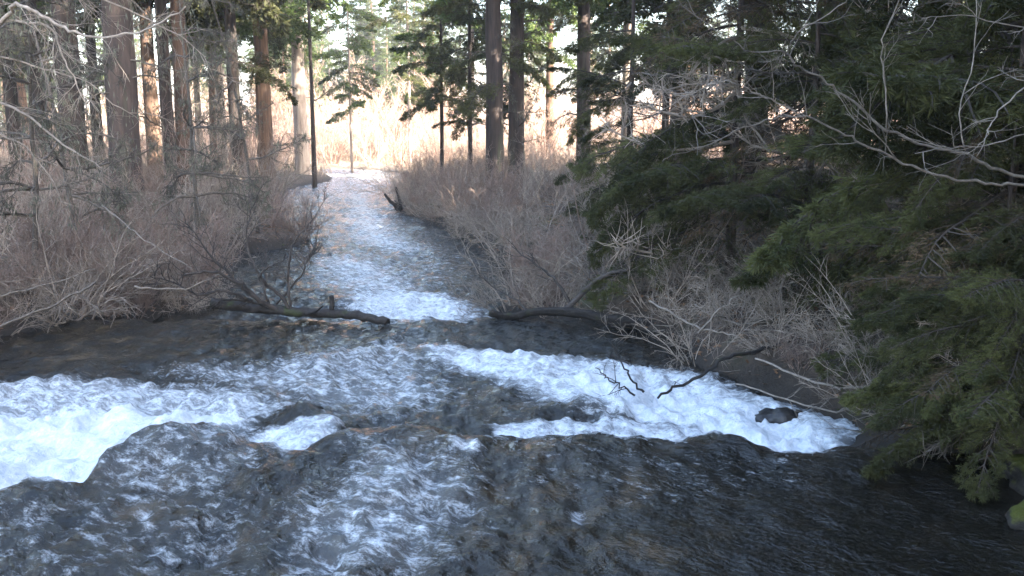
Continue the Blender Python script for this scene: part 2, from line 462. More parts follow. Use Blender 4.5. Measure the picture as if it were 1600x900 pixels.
# ------------------------------------------------------------------ river
LIP = [(-500, 850), (-200, 800), (0, 774), (110, 772), (170, 730), (230, 690), (330, 682), (400, 700), (440, 716), (520, 695), (600, 688), (700, 690), (800, 684), (950, 686), (1070, 690), (1140, 684), (1200, 698), (1290, 706), (1450, 715), (1800, 740)]
lipw = []
for px, py in LIP:
    d = ray(px, py); tt = -CAMZ / d[2]; lipw.append((d * tt)[:2])
lipw = np.array(lipw)
lipw = lipw[np.argsort(lipw[:, 0])]
def lip_y(x):
    return np.interp(x, lipw[:, 0], lipw[:, 1])

def poly_soft(pts, x, y, soft, lift=0.0):
    """1 inside the polygon given in photo pixels on the water, soft edge in metres"""
    w = np.array([onwater(px, py)[:2] for px, py in pts])
    d = np.full(x.shape, 1e9); ins = np.zeros(x.shape, bool)
    for i in range(len(w)):
        ax, ay = w[i]; bx, by = w[(i + 1) % len(w)]
        ex, ey = bx - ax, by - ay
        t = np.clip(((x - ax) * ex + (y - ay) * ey) / (ex * ex + ey * ey + 1e-12), 0, 1)
        d = np.minimum(d, np.hypot(x - ax - t * ex, y - ay - t * ey))
        ins ^= ((ay > y) != (by > y)) & (x < (bx - ax) * (y - ay) / ((by - ay) if abs(by - ay) > 1e-9 else 1e-9) + ax)
    s = np.where(ins, d, -d)
    return sstep(-soft, soft, s)

FOAM_GLARE = [  # (polygon in photo pixels, softness, strength); real foam plus patches painting sky glare
    ([(-200, 590), (0, 590), (120, 585), (280, 592), (420, 612), (480, 640), (360, 664), (230, 672), (150, 705), (60, 722), (-200, 750)], 0.45, 0.86),
    ([(-200, 655), (60, 642), (240, 640), (370, 642), (390, 660), (240, 676), (150, 704), (60, 722), (-200, 740)], 0.38, 1.55),
    ([(-200, 722), (0, 724), (100, 722), (130, 740), (120, 772), (0, 778), (-200, 780)], 0.12, 1.1),
    ([(120, 690), (260, 678), (400, 690), (430, 730), (380, 770), (180, 780), (110, 750)], 0.20, 0.58),
    ([(350, 668), (470, 662), (540, 668), (500, 700), (440, 718), (400, 700)], 0.16, 0.95),
    ([(640, 540), (760, 548), (900, 558), (1010, 572), (1110, 590), (1200, 620), (1340, 660), (1380, 672), (1290, 704), (1190, 698), (1080, 672), (950, 656), (850, 634), (760, 595), (670, 568)], 0.45, 1.0),
    ([(860, 595), (960, 590), (1100, 612), (1200, 638), (1300, 680), (1280, 706), (1190, 698), (1080, 668), (950, 648)], 0.34, 1.6),
    ([(760, 660), (950, 655), (1080, 664), (1180, 690), (1060, 688), (900, 684), (780, 680)], 0.10, 0.95),
    ([(530, 470), (600, 445), (700, 460), (765, 480), (775, 500), (700, 507), (615, 507), (540, 494)], 0.60, 1.0),
    ([(470, 400), (560, 395), (640, 410), (700, 450), (640, 470), (520, 470), (470, 440)], 1.4, 0.82),
    ([(520, 300), (590, 300), (640, 360), (700, 395), (600, 400), (520, 380)], 1.5, 0.86),
    ([(200, 570), (420, 560), (640, 520), (700, 560), (740, 620), (640, 660), (520, 660), (300, 610)], 0.7, 0.70),  # middle water: white threads painted for reflected sky
    ([(540, 690), (700, 700), (800, 760), (700, 920), (380, 920), (400, 800), (500, 740)], 0.55, 0.66),  # near centre: white specks painted in place of silvery sky glare
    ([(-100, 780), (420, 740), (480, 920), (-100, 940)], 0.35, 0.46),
    ([(470, 300), (640, 290), (700, 370), (780, 420), (740, 470), (480, 470), (430, 400)], 2.0, 0.58),  # far water: thin white painted to lighten it like reflected sky
    ([(440, 262), (640, 262), (660, 300), (600, 320), (440, 320)], 3.0, 0.66),  # bend: white painted over brown reflections for a sky-lit look
    ([(880, 795), (915, 793), (920, 812), (890, 818)], 0.10, 0.9),
    ([(690, 700), (760, 705), (760, 722), (700, 720)], 0.10, 0.8),
    ([(180, 770), (240, 775), (270, 860), (225, 880)], 0.16, 0.66),
    ([(760, 690), (1250, 712), (1300, 760), (1000, 800), (800, 770)], 0.3, 0.36),
]

ys = [1.6]
while ys[-1] < 80:
    ys.append(ys[-1] + 0.0072 * (ys[-1] + 1.2))
ys = np.array(ys)
us = np.linspace(-1, 1, 470)
cx = -0.105 * ys - 0.2
hw = 0.50 * ys + 6.5
hw = np.where(ys > 24, np.minimum(hw, 18.5 - 0.00 * ys), hw)
hw = np.where(ys > 58, 18 + (ys - 58) * 1.2, hw)
WX = cx[:, None] + us[None] * hw[:, None]
WY = np.broadcast_to(ys[:, None], WX.shape).copy()
wsd = river_sd(WX, WY)
jit = (fbm(WX * 0.9, WY * 0.9, 31, 3) - 0.5)
ly = lip_y(WX) + jit * 0.25
dl = WY - ly
# smooth tongue over the ledge, trough, then the pool below
lev = -0.34 * sstep(-0.05, 0.75, dl) - 0.10 * np.exp(-((dl - 0.75) / 0.45) ** 2) + 0.05 * np.exp(-((dl + 0.35) / 0.45) ** 2)
lev = lev - 0.22 * sstep(13.5, 14.6, WY + jit * 0.6) - 0.10 * np.exp(-((WY - 14.7) / 0.5) ** 2) - 0.0095 * np.maximum(WY - 15, 0)
foam_glare = np.zeros(WX.shape)
for pts, soft, st in FOAM_GLARE:
    foam_glare = np.maximum(foam_glare, poly_soft(pts, WX, WY, soft) * st)
def hump(px, py, h, sx, sy):
    c = onwater(px, py)
    return h * np.exp(-((WX - c[0]) / sx) ** 2 - ((WY - c[1]) / sy) ** 2)
lev = lev + hump(300, 705, 0.10, 0.5, 0.28) + hump(180, 725, 0.05, 0.5, 0.3) + hump(1140, 692, 0.05, 0.25, 0.25) + hump(470, 655, 0.09, 0.16, 0.2) + hump(60, 790, 0.05, 0.6, 0.3) + hump(600, 690, 0.05, 0.5, 0.25) + hump(880, 640, 0.08, 0.6, 0.25)
turb = (0.75 + 0.8 * np.clip(foam_glare, 0, 1.2)) * (1 - 0.30 * sstep(14.5, 22, WY))
fx, fy = WX, WY * 0.7
rip = (fbm(fx * 1.3 + fy * 0.4, fy * 1.3, 40, 3) - 0.5) * 0.16 + (fbm(fx * 4.0 + fy * 1.2, fy * 3.2, 41, 3) - 0.5) * 0.085
rid = 1 - np.abs(2 * fbm(fx * 2.4, fy * 3.0, 44, 3) - 1)
rid2 = 1 - np.abs(2 * fbm(fx * 5.5 + fy * 2.5, fy * 4.5, 47, 2) - 1)
rip = rip + (rid - 0.7) * 0.10 * 0.6 + (rid2 - 0.65) * 0.05 + (fbm(fx * 11, fy * 9, 42, 2) - 0.5) * 0.05
WZ = lev + rip * turb * sstep(0.0, 0.5, 0.45 - wsd)
slow = poly_soft([(930, 700), (1300, 715), (1700, 760), (1700, 950), (1000, 950), (880, 760)], WX, WY, 0.5)
boil = (1 - np.abs(2 * fbm(fx * 3.2 + 5, fy * 3.6, 52, 3) - 1) - 0.6) * 0.13 + (fbm(fx * 8, fy * 8, 53, 2) - 0.5) * 0.07
WZ = WZ + boil * np.clip(foam_glare - 0.6, 0, 0.8) * (WY < 16)
WZ = np.where(slow > 0, WZ - rip * turb * slow * 0.62, WZ)
bed = np.clip(0.12 + 0.9 * poly_soft([(0, 500), (330, 490), (560, 500), (600, 560), (300, 580), (0, 590)], WX, WY, 0.8) + 0.8 * poly_soft([(640, 400), (790, 410), (800, 480), (720, 480), (640, 440)], WX, WY, 0.8)
              + 0.9 * poly_soft([(600, 690), (1000, 700), (1100, 900), (600, 900)], WX, WY, 0.6) + 0.8 * poly_soft([(-100, 780), (450, 720), (560, 900), (-100, 950)], WX, WY, 0.4) + 0.6 * poly_soft([(740, 600), (840, 630), (830, 660), (730, 650)], WX, WY, 0.2), 0, 1)
nr, nc = WX.shape
keep = (wsd < 0.9)
kq = keep[:-1, :-1] & keep[1:, :-1] & keep[:-1, 1:] & keep[1:, 1:]
i0 = (np.arange(nr - 1)[:, None] * nc + np.arange(nc - 1)[None])[kq]
wf = np.stack([i0, i0 + 1, i0 + nc + 1, i0 + nc], -1)
used = np.unique(wf); remap = np.zeros(nr * nc, np.int64); remap[used] = np.arange(len(used))
wv = np.stack([WX, WY, WZ], -1).reshape(-1, 3)[used]
river = obj('river', make_mesh('river', wv, [remap[wf]], [M_water], attrs={'foam_glare': foam_glare.ravel()[used], 'bed': bed.ravel()[used], 'calm': (slow - 1.3 * sstep(14.0, 18, WY)).ravel()[used]}))
tag(river, 'cold shallow stream with white rapids running away between the banks', 'river', kind='structure')

# ------------------------------------------------------------------ plant parts
def trunk_mesh(name, m, seed, lean=0.0):
    """unit trunk: radius 1 at breast height, height 1"""
    n, k = 46, 16
    t = np.linspace(0, 1, n) ** 1.25
    a = np.arange(k) * 2 * math.pi / k
    T, A = np.meshgrid(t, a, indexing='ij')
    rad = (1 - 0.93 * T ** 1.1) + 0.55 * np.exp(-T / 0.012)
    flute = 1 + 0.10 * (fbm(np.cos(A) * 2.2 + 9 + T * 7, np.sin(A) * 2.2 + seed * 7, seed, 3) - 0.5) * 2 + 0.05 * (vnoise(A * 3.5, T * 60, seed + 2) - 0.5) * 2 + 0.16 * np.exp(-T / 0.012) * np.cos(5 * A + seed)
    cxx = (fbm(T * 4, T * 0 + seed, seed + 4, 2) - 0.5) * 1.4 * T ** 0.5 + lean * T
    v = np.stack([np.cos(A) * rad * flute + cxx, np.sin(A) * rad * flute + (fbm(T * 4, T * 0 + seed + 3.3, seed + 5, 2) - 0.5) * 1.2 * T ** 0.5, T - 0.012], -1)
    i = np.arange(n - 1)[:, None]; j = np.arange(k)[None]
    f = np.stack([i * k + j, i * k + (j + 1) % k, (i + 1) * k + (j + 1) % k, (i + 1) * k + j], -1).reshape(-1, 4)
    return make_mesh(name, v.reshape(-1, 3), [f], [m])

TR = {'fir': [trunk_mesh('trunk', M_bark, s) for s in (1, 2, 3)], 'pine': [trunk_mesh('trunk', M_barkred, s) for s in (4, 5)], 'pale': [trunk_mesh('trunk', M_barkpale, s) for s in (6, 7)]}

def bough_mesh(seed, laterals=24, twigs=9, sprigs=15, droop=0.35, mats=None, slen=0.024, swid=0.0015, spread=0.40):
    """unit bough along +x with side sprays of needles"""
    g = Geo()
    n = 9
    main = grow(np.zeros((1, 3)), [[1, 0, 0.25]], 1.0, n, 0.05, (0, 0, -droop / 6))
    g.tubes(main, taper(0.011, 0.002, n), 5, 0)
    tt = np.repeat(np.linspace(0.10, 0.985, laterals), 2) + rng.normal(size=laterals * 2) * 0.012
    tt = np.clip(tt, 0.06, 0.99)
    side = np.tile([1.0, -1.0], laterals)
    q = tt * (n - 1); i = np.minimum(q.astype(int), n - 2); fr = (q - i)[:, None]
    p = main[0, i] * (1 - fr) + main[0, i + 1] * fr
    tan = norm(main[0, i + 1] - main[0, i])
    L = (spread * (1 - tt) ** 0.75 * sstep(0, 0.25, tt + 0.08) + 0.05) * rng.uniform(0.5, 1.25, len(tt))
    d = norm(tan * rng.uniform(0.5, 0.9, (len(tt), 1)) + np.stack([tan[:, 1] * 0, side, tan[:, 2] * 0], -1) + np.stack([tt * 0, tt * 0, rng.normal(size=len(tt)) * 0.18 - 0.08], -1))
    lat = grow(p, d, L, 6, 0.10, (0.05, 0, -0.09))
    g.tubes(lat, taper(0.004, 0.0012, 6, len(lat)), 3, 0)
    ps, ds, ts, pi = children(lat, twigs * 2, 0.08, 1.0, 0.9, -0.12)
    tl = (0.24 * L[pi] * (1.15 - ts) + 0.022) * rng.uniform(0.6, 1.2, len(ps))
    ds = norm(ds * np.array([1, 1, 0.55]))
    tw = grow(ps, ds, tl, 3, 0.08, (0, 0, -0.08))
    # needle sprigs along the twigs
    K = sprigs
    s = np.repeat(np.arange(len(tw)), K)
    u = rng.random(len(s)) * 1.99
    j = u.astype(int); fr = (u - j)[:, None]
    pos = tw[s, j] * (1 - fr) + tw[s, j + 1] * fr
    dd = norm(tw[s, 2] - tw[s, 0]) * 0.75 + rng.normal(size=(len(s), 3)) * np.array([0.42, 0.42, 0.30])
    g.rhombs(pos, dd, slen * rng.uniform(0.6, 1.3, len(s)), swid * rng.uniform(0.7, 1.3, len(s)), 1)
    return g, mats or [M_boughwood, M_needle]

def bm(name, *a, **k):
    g, mats = bough_mesh(*a, **k)
    return g.mesh(name, mats, False)

BOUGH = [bm('bough', s, droop=dr) for s, dr in ((1, 0.25), (2, 0.45), (3, 0.6), (4, 0.35), (5, 0.8))]
BOUGH_DRY = [bm('bough', s_, laterals=16, twigs=5, sprigs=6, droop=0.5, mats=[M_boughwood, M_needle_brown]) for s_ in (21, 22)]
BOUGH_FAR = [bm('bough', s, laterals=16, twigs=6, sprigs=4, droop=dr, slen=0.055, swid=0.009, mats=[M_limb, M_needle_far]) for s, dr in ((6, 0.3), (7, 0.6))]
BOUGH_MID = [bm('bough', s, laterals=18, twigs=7, sprigs=7, droop=dr, slen=0.038, swid=0.0042) for s, dr in ((8, 0.35), (9, 0.7), (10, 0.5))]

def crown_mesh(name, H, base, rmax, nb, m, seed, coarse=False):
    """whole crown of a tall conifer: many small boughs gathered round the stem"""
    g = Geo()
    protos = []
    for q in range(3):
        pg, _ = bough_mesh(seed + q, laterals=9, twigs=2 if coarse else 3, sprigs=3 if coarse else 4, droop=0.4 + 0.2 * q, slen=0.15 if coarse else 0.10, swid=0.030 if coarse else 0.015, spread=0.46)
        protos.append((np.concatenate(pg.v), pg.f, pg.m))
    for k in range(nb):
        z = base + (H - base) * (k + rng.random()) / nb
        t = (z - base) / (H - base)
        L = rmax * ((1 - t) ** 0.75 * 0.95 + 0.05) * rng.uniform(0.6, 1.15) * (0.6 + 0.4 * sstep(0, 0.15, t))
        a = rng.random() * 2 * math.pi
        el = (-0.25 + 0.6 * t) + rng.normal() * 0.1
        M = (Matrix.Rotation(a, 3, 'Z') @ Matrix.Rotation(-el, 3, 'Y') @ Matrix.Rotation(rng.normal() * 0.3, 3, 'X'))
        v, fs, ms = protos[k % 3]
        v2 = (v * L) @ np.array(M).T + np.array([0, 0, z])
        for q, f in enumerate(fs):
            g.f.append(f + g.n); g.m.append(ms[q])
        g.v.append(v2); g.n += len(v2)
    return g.mesh(name, [M_limb, m], False)

CROWN = [crown_mesh('crown', 27, 9.5, 3.6, 95, M_needle, 20), crown_mesh('crown', 27, 7.5, 4.2, 115, M_needle, 30)]
CROWN_LOW = crown_mesh('crown', 27, 4.0, 4.0, 150, M_needle, 60, True)
CROWN_LIT = crown_mesh('crown', 27, 7.5, 3.8, 110, M_needle_far, 70)  # crowns in the needle colour that has sunlight painted in
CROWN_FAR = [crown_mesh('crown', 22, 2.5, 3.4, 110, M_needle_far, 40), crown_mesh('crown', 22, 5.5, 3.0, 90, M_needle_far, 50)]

def limb_mesh(seed, lichen=True, drooping=-0.05, wood=None):
    g = Geo()
    main = grow(np.zeros((1, 3)), [[1, 0, 0.1]], 1.0, 10, 0.14, (0, 0, drooping))
    g.tubes(main, taper(0.016, 0.004, 10), 5, 0)
    p, d, t, pi = children(main, 14, 0.15, 0.98, 0.9, -0.05)
    l1 = grow(p, d, (0.42 * (1.1 - t)) * rng.uniform(0.5, 1.2, len(t)), 6, 0.16, (0, 0, drooping * 0.8))
    g.tubes(l1, taper(0.006, 0.002, 6, len(l1)), 4, 0)
    p, d, t, pi = children(l1, 5, 0.2, 1.0, 0.9, -0.05)
    l2 = grow(p, d, rng.uniform(0.05, 0.16, len(t)), 4, 0.18, (0, 0, drooping))
    g.tubes(l2, taper(0.003, 0.0012, 4, len(l2)), 3, 0)
    if lichen:
        p, d, t, pi = children(np.concatenate([l1[:, [0, 2, 4, 5]], l2]), 4, 0.1, 1.0, 0.5)
        k = rng.random(len(p)) < 0.6
        p = p[k]
        g.rhombs(p, np.array([0, 0, -1.0]) + rng.normal(size=p.shape) * 0.22, rng.uniform(0.02, 0.075, len(p)), rng.uniform(0.003, 0.007, len(p)), 1)
    return g.mesh('limb', [wood or M_limb, M_lichen], False)
LIMB = [limb_mesh(s, True, dr) for s, dr in ((1, -0.04), (2, -0.08), (3, -0.12), (4, 0.02))]
LIMB_GREY = [limb_mesh(s, False, dr, M_twig) for s, dr in ((15, -0.02), (16, -0.07), (17, 0.03))]
LIMB_BARE = [limb_mesh(s, False, dr) for s, dr in ((5, -0.03), (6, -0.10))]

def shrub_meshes(seed, stems=20, h=2.0, m=None, up=0.03, arch=0.10, spread=0.55, l2n=3, rad=0.011, base=0.35):
    """stems and twigs of one leafless shrub"""
    gs, gt = Geo(), Geo()
    a = rng.random(stems) * 2 * math.pi; rr = np.sqrt(rng.random(stems)) * base
    st = np.stack([np.cos(a) * rr, np.sin(a) * rr, np.full(stems, -0.12)], -1)
    d = np.stack([np.cos(a) * spread, np.sin(a) * spread, np.ones(stems)], -1) + rng.normal(size=(stems, 3)) * 0.28
    L = h * rng.uniform(0.55, 1.2, stems)
    paths = grow(st, d, L, 9, 0.13, (0, 0, up))
    gs.tubes(paths, taper(rad * rng.uniform(0.6, 1.3, stems), 0.0025, 9, stems), 5, 0)
    p, d, t, pi = children(paths, 8, 0.22, 1.0, 0.75, 0.1)
    l1 = grow(p, d, (0.34 * L[pi] * (1.25 - t)) * rng.uniform(0.5, 1.2, len(t)), 6, 0.16, (0, 0, up))
    gt.tubes(l1, taper(0.0072, 0.0028, 6, len(l1)), 3, 0)
    p, d, t, pi = children(l1, l2n, 0.2, 1.0, 0.8, 0.05)
    l2 = grow(p, d, rng.uniform(0.10, 0.34, len(t)), 4, 0.16, (0, 0, 0.02))
    gt.tubes(l2, taper(0.0040, 0.0018, 4, len(l2)), 3, 0)
    return gs.mesh('stems', [m], True), gt.mesh('twigs', [m], True)

SHRUB = [shrub_meshes(1, 22, 1.9, M_twig), shrub_meshes(2, 16, 2.4, M_twig, spread=0.4), shrub_meshes(3, 26, 1.5, M_twig, spread=0.8, up=-0.02), shrub_meshes(4, 20, 1.7, M_twigred, spread=0.5), shrub_meshes(5, 18, 2.1, M_twig, spread=0.9, up=-0.05), shrub_meshes(6, 30, 1.1, M_twigred, spread=0.7)]
SAPLING = [shrub_meshes(11, 7, 3.3, M_twig, spread=0.45, rad=0.020, l2n=5, base=0.25), shrub_meshes(12, 9, 2.7, M_twig, spread=0.9, up=-0.03, rad=0.018, l2n=4), shrub_meshes(13, 5, 3.8, M_twigred, spread=0.3, rad=0.024, base=0.2)]
SHRUB_RUSSET = [shrub_meshes(14, 24, 2.4, M_twiggold, spread=0.5, rad=0.016), shrub_meshes(15, 20, 3.2, M_twiggold, spread=0.4, rad=0.02)]
SHRUB_DRY = [shrub_meshes(7, 26, 2.2, M_twigpale, spread=0.5), shrub_meshes(8, 30, 1.5, M_twigpale, spread=0.7), shrub_meshes(9, 22, 3.0, M_twigpale, spread=0.45)]

def place_shrub(proto, x, y, s, label, group, name='leafless_shrub', z=None):
    if proto in SAPLING: name = 'sapling_clump'
    e = thing(name, label, 'shrub', (x, y, gz(x, y) if z is None else z), rng.random() * 6.28, group)
    e.scale = (s, s, s * rng.uniform(0.85, 1.15))
    obj('stems', proto[0], e); tag(obj('twigs', proto[1], e), kind='stuff')
    return e

# ------------------------------------------------------------------ tall conifers
def conifer(x, y, diam, H, kind, label, crown=None, group=None, limbs=0, lz=(2.0, 8.0), llen=(1.0, 2.2), boughs=0, bz=(3.5, 9), blen=(1.6, 3.2), blist=None, llist=None, lean=(0, 0), bdir=None, name='conifer_tree'):
    z = gz(x, y)
    e = thing(name, label, 'tree', (x, y, z - 0.05), rng.random() * 6.28, group)
    e.rotation_euler = (lean[0], lean[1], e.rotation_euler.z)
    r = diam / 2
    tr = TR[kind][int(rng.integers(len(TR[kind])))]
    obj('trunk', tr, e, scale=(r, r, H))
    if crown is not None:
        s = H / 22.0 if crown in CROWN_FAR else H / 27.0
        obj('crown', crown, e, rot=(0, 0, rng.random() * 6.28), scale=(s, s, s))
    rz = e.rotation_euler.z
    for k in range(limbs):
        h = rng.uniform(*lz); a = rng.random() * 6.28; L = rng.uniform(*llen)
        src = (llist or LIMB)[int(rng.integers(len(llist or LIMB)))]
        rr = r * (1 - 0.9 * h / H) * 0.8
        obj('limb', src, e, (math.cos(a) * rr, math.sin(a) * rr, h), (rng.normal() * 0.4, rng.uniform(-0.25, 0.35), a), (L, L, L))
    for k in range(boughs):
        h = bz[0] + (bz[1] - bz[0]) * (k + rng.random()) / boughs
        a = (rng.random() * 6.28) if bdir is None else (bdir + rng.normal() * 0.9 - rz)
        L = rng.uniform(*blen)
        bl = blist or BOUGH_MID
        rr = r * (1 - 0.9 * h / H) * 0.8
        obj('bough', bl[int(rng.integers(len(bl)))], e, (math.cos(a) * rr, math.sin(a) * rr, h), (rng.normal() * 0.25, rng.uniform(-0.1, 0.45), a), (L, L, L))
    return e

def at(px, dist):
    return (px - 800) / F * dist * (math.cos(PITCH) + 0) , dist

# (photo column, width in photo pixels, distance m, height, bark, label, options)
TREES = [
    (62, 26, 33, 27, 'fir', 'slim brown conifer trunk behind the thicket beside the broad dark pair', dict(limbs=9)),
    (112, 40, 27, 29, 'fir', 'broad dark conifer trunk hung with dead lichen limbs in the thicket', dict(limbs=16, lz=(2, 7))),
    (191, 50, 26, 30, 'fir', 'thickest dark conifer trunk rising out of the grey thicket', dict(limbs=16, lz=(2, 7))),
    (238, 23, 36, 26, 'pine', 'sun-flecked ochre pine trunk between the thickest trunk and a dark twin pair', dict(limbs=4)),
    (262, 21, 29, 26, 'fir', 'narrow blackish trunk touching a reddish trunk in the thicket', dict(limbs=8)),
    (285, 26, 28, 27, 'pine', 'reddish brown trunk touching a narrow blackish trunk in the thicket', dict(limbs=8)),
    (310, 11, 42, 22, 'pale', 'thin pale trunk behind the reddish brown one', dict(limbs=3)),
    (330, 12, 46, 22, 'pine', 'thin leaning orange-lit trunk among pale ones', dict(limbs=3, lean=(0, 0.05))),
    (345, 15, 48, 24, 'pale', 'pale sunlit trunk next to a dark straight one', dict(limbs=3)),
    (369, 21, 36, 26, 'fir', 'dark straight trunk with green boughs near the brown river-bend pine', dict(limbs=8, boughs=5, bz=(4.5, 9))),
    (413, 25, 40, 28, 'pine', 'brown pine at the river bend with sun on one side', dict(limbs=5, boughs=5, bz=(6, 10))),
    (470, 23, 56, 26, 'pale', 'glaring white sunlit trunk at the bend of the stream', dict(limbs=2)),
    (488, 8, 50, 18, 'fir', 'very thin dark sapling trunk in front of the white sunlit one', dict(limbs=2)),
    (771, 29, 38, 29, 'fir', 'dark brown trunk of the close pair on the bank opposite the thicket', dict(limbs=12, lz=(1.5, 7), boughs=8, bz=(4, 9))),
    (806, 27, 39.5, 29, 'fir', 'grey-brown trunk of the close pair on the bank opposite the thicket', dict(limbs=14, lz=(1.5, 7), boughs=6, bz=(4, 9))),
    (736, 14, 62, 25, 'pale', 'pale sunlit trunk standing behind the close dark pair', dict(limbs=3)),
    (860, 15, 58, 25, 'pine', 'slim orange-lit trunk between the close pair and a lone dark trunk', dict(limbs=4)),
    (912, 24, 41, 27, 'fir', 'lone dark trunk with a sunlit edge beside the green hanging boughs', dict(limbs=10, lz=(1.5, 7), boughs=5, bz=(3.5, 8))),
    (980, 20, 46, 26, 'pale', 'greyish pink trunk half hidden by green hanging boughs', dict(limbs=6, boughs=4)),
    (1062, 32, 34, 27, 'pine', 'dark reddish trunk behind the drooping evergreen branches', dict(limbs=8)),
    (1478, 32, 25, 27, 'pine', 'reddish trunk on the slope behind the bare arching branches', dict(limbs=6)),
    (1330, 24, 27, 26, 'fir', 'leaning dark trunk deep among the evergreen boughs', dict(limbs=8, lean=(0, -0.1))),
    (20, 22, 38, 26, 'fir', 'shaded brown trunk at the far edge of the thicket wood', dict(limbs=8)),
    (150, 18, 44, 26, 'fir', 'dim trunk glimpsed between the broad dark pair', dict(limbs=4)),
    (1190, 22, 38, 27, 'fir', 'dim trunk glimpsed through gaps in the drooping evergreens', dict(limbs=6)),
]
for i, (px, w, dist, H, kind, label, op) in enumerate(TREES):
    x, y = at(px, dist)
    conifer(x, y, w * dist / F, H, kind, label, crown=None if H < 20 else (CROWN_LIT if dist > 37 else CROWN[i % 2]), **op)

# sunlit wood beyond the meadow
for k in range(84):
    y = rng.uniform(98, 175); x = rng.uniform(-75, 60) * y / 110
    conifer(x, y, rng.uniform(0.4, 0.75), rng.uniform(17, 27), ('pine', 'pale', 'fir')[k % 3], ('red-barked', 'pale-barked', 'dark-barked')[k % 3] + (' sunlit conifer branched to the ground' if k % 2 == 0 else ' sunlit conifer with a clear lower trunk') + (' at the edge of the bright meadow' if y < 125 else ' deep in the bright wood beyond the meadow'), crown=CROWN_FAR[k % 2], group='conifers beyond the meadow')
for k in range(26):
    y = rng.uniform(100, 150); x = (-0.27 + 0.20 * (k + rng.random()) / 26) * y
    conifer(x, y, rng.uniform(0.35, 0.6), rng.uniform(16, 26), ('pine', 'pale', 'fir')[k % 3], ('red-barked', 'pale-barked', 'dark-barked')[k % 3] + ' yellow-green conifer closing the end of the stream valley', crown=CROWN_FAR[k % 2], group='conifers at the valley end')
# young fir with green sprays in front of the sunlit meadow
for px, dist, H, z0, nb, lab in ((690, 47, 18, 3.2, 44, 'young fir with open green sprays before the bright meadow'), (548, 68, 19, 5.0, 44, 'dark fir standing alone over the bright dry brush'), (640, 62, 18, 4.6, 40, 'yellow-green fir behind the open sprays of another'), (735, 43, 16, 2.6, 40, 'dense fir hanging its boughs beside the close dark pair')):
    x, y = at(px, dist)
    conifer(x, y, 0.22, H, 'pale' if dist > 60 else 'fir', lab, boughs=nb, bz=(z0, H * 0.95), blen=(1.4, 3.0), blist=BOUGH_FAR + BOUGH_MID[:1] if dist > 45 else BOUGH_MID, name='young_fir', llist=None)
# the wood that shades the stream: bank behind the evergreens and behind the camera
k = 0
shade = []
while len(shade) < 84 and k < 9000:
    k += 1
    x = rng.uniform(9, 52); y = rng.uniform(-42, 34)
    if y > 14 and x < y * 0.58 + 1.5:      # keep those in view as listed above
        if rng.random() < 0.8: continue
    if y > 0 and x < 11 and y < 20: continue
    if any((x - a) ** 2 + (y - b) ** 2 < 11 for a, b in shade): continue
    shade.append((x, y))
shade += [(10.5, 4), (12.5, 8.5), (9.5, -1.5), (14.5, 3), (12, -5), (16, 9), (18, 14), (13, 14), (11, -4.5), (15, -6.5), (9, -8), (19.5, -9), (14, -11), (8, -14), (23, -13), (18, -14.5)]
for i, (x, y) in enumerate(shade):
    conifer(x, y, rng.uniform(0.45, 0.8), rng.uniform(24, 31), 'fir', 'tall conifer of the shady wood behind the drooping evergreens', crown=CROWN_LOW if y < 16 and x > 8.5 + max(y, 0) * 0.75 else CROWN[i % 2], group='conifers of the shady wood', limbs=3 if y > 8 else 0)
for k in range(26):
    x = rng.uniform(-55, -13); y = rng.uniform(14, 80)
    if x > -0.36 * y - 8 and y > 20 : x = -0.45 * y - rng.uniform(2, 14)
    conifer(x, y, rng.uniform(0.4, 0.7), rng.uniform(22, 29), ('fir', 'pine')[k % 2], ('dark-barked', 'red-barked')[k % 2] + (' conifer standing just behind the grey thicket' if y < 40 else ' conifer deep in the wood behind the grey thicket'), crown=CROWN[k % 2], group='conifers behind the thicket', limbs=5)

# ------------------------------------------------------------------ drooping evergreens over the bank
def pick_bough():
    return BOUGH[int(rng.integers(len(BOUGH)))] if rng.random() < 0.82 else BOUGH_DRY[int(rng.integers(2))]
def evergreen(px, dist, H, diam, n, blen, zr, label, toward=math.pi, spread=1.2, lean=(0, 0), dead=0):
    x, y = at(px, dist)
    z = gz(x, y)
    e = thing('drooping_evergreen', label, 'tree', (x, y, z - 0.05))
    e.rotation_euler = (lean[0], lean[1], 0)
    r = diam / 2
    obj('trunk', TR['fir'][0], e, scale=(r, r, H))
    for k in range(n):
        t = (k + rng.random()) / n
        h = zr[0] + (zr[1] - zr[0]) * t
        a = toward + rng.normal() * spread
        L = rng.uniform(*blen) * (1 - 0.35 * max(0, h / H - 0.3))
        rr = r * (1 - 0.9 * min(1, h / H)) * 0.7
        obj('bough', pick_bough(), e, (math.cos(a) * rr, math.sin(a) * rr, h), (rng.normal() * 0.3, rng.uniform(-0.15, 0.5), a), (L, L * rng.uniform(0.8, 1.15), L))
    for k in range(int(dead * 1.7)):
        h = rng.uniform(zr[0], zr[1] * 0.8); a = toward + rng.normal() * spread; L = rng.uniform(*blen) * 0.8
        obj('limb', (LIMB_BARE + LIMB_GREY)[int(rng.integers(5))], e, (0, 0, h), (rng.normal() * 0.4, rng.uniform(-0.2, 0.4), a), (L, L, L))
    if H > 12.5:
        obj('crown', CROWN[1], e, rot=(0, 0, rng.random() * 6), scale=(H / 27,) * 3)
    return e
evergreen(1720, 10.5, 19, 0.42, 31, (2.4, 4.6), (0.3, 7.5), 'nearest drooping evergreen leaning its boughs over the dark pool', math.pi - 0.1, 0.75, dead=14)
evergreen(1440, 15.5, 21, 0.45, 29, (2.2, 4.2), (0.6, 7.5), 'dense drooping evergreen behind the bare arching branches', math.pi + 0.3, 1.1, dead=16)
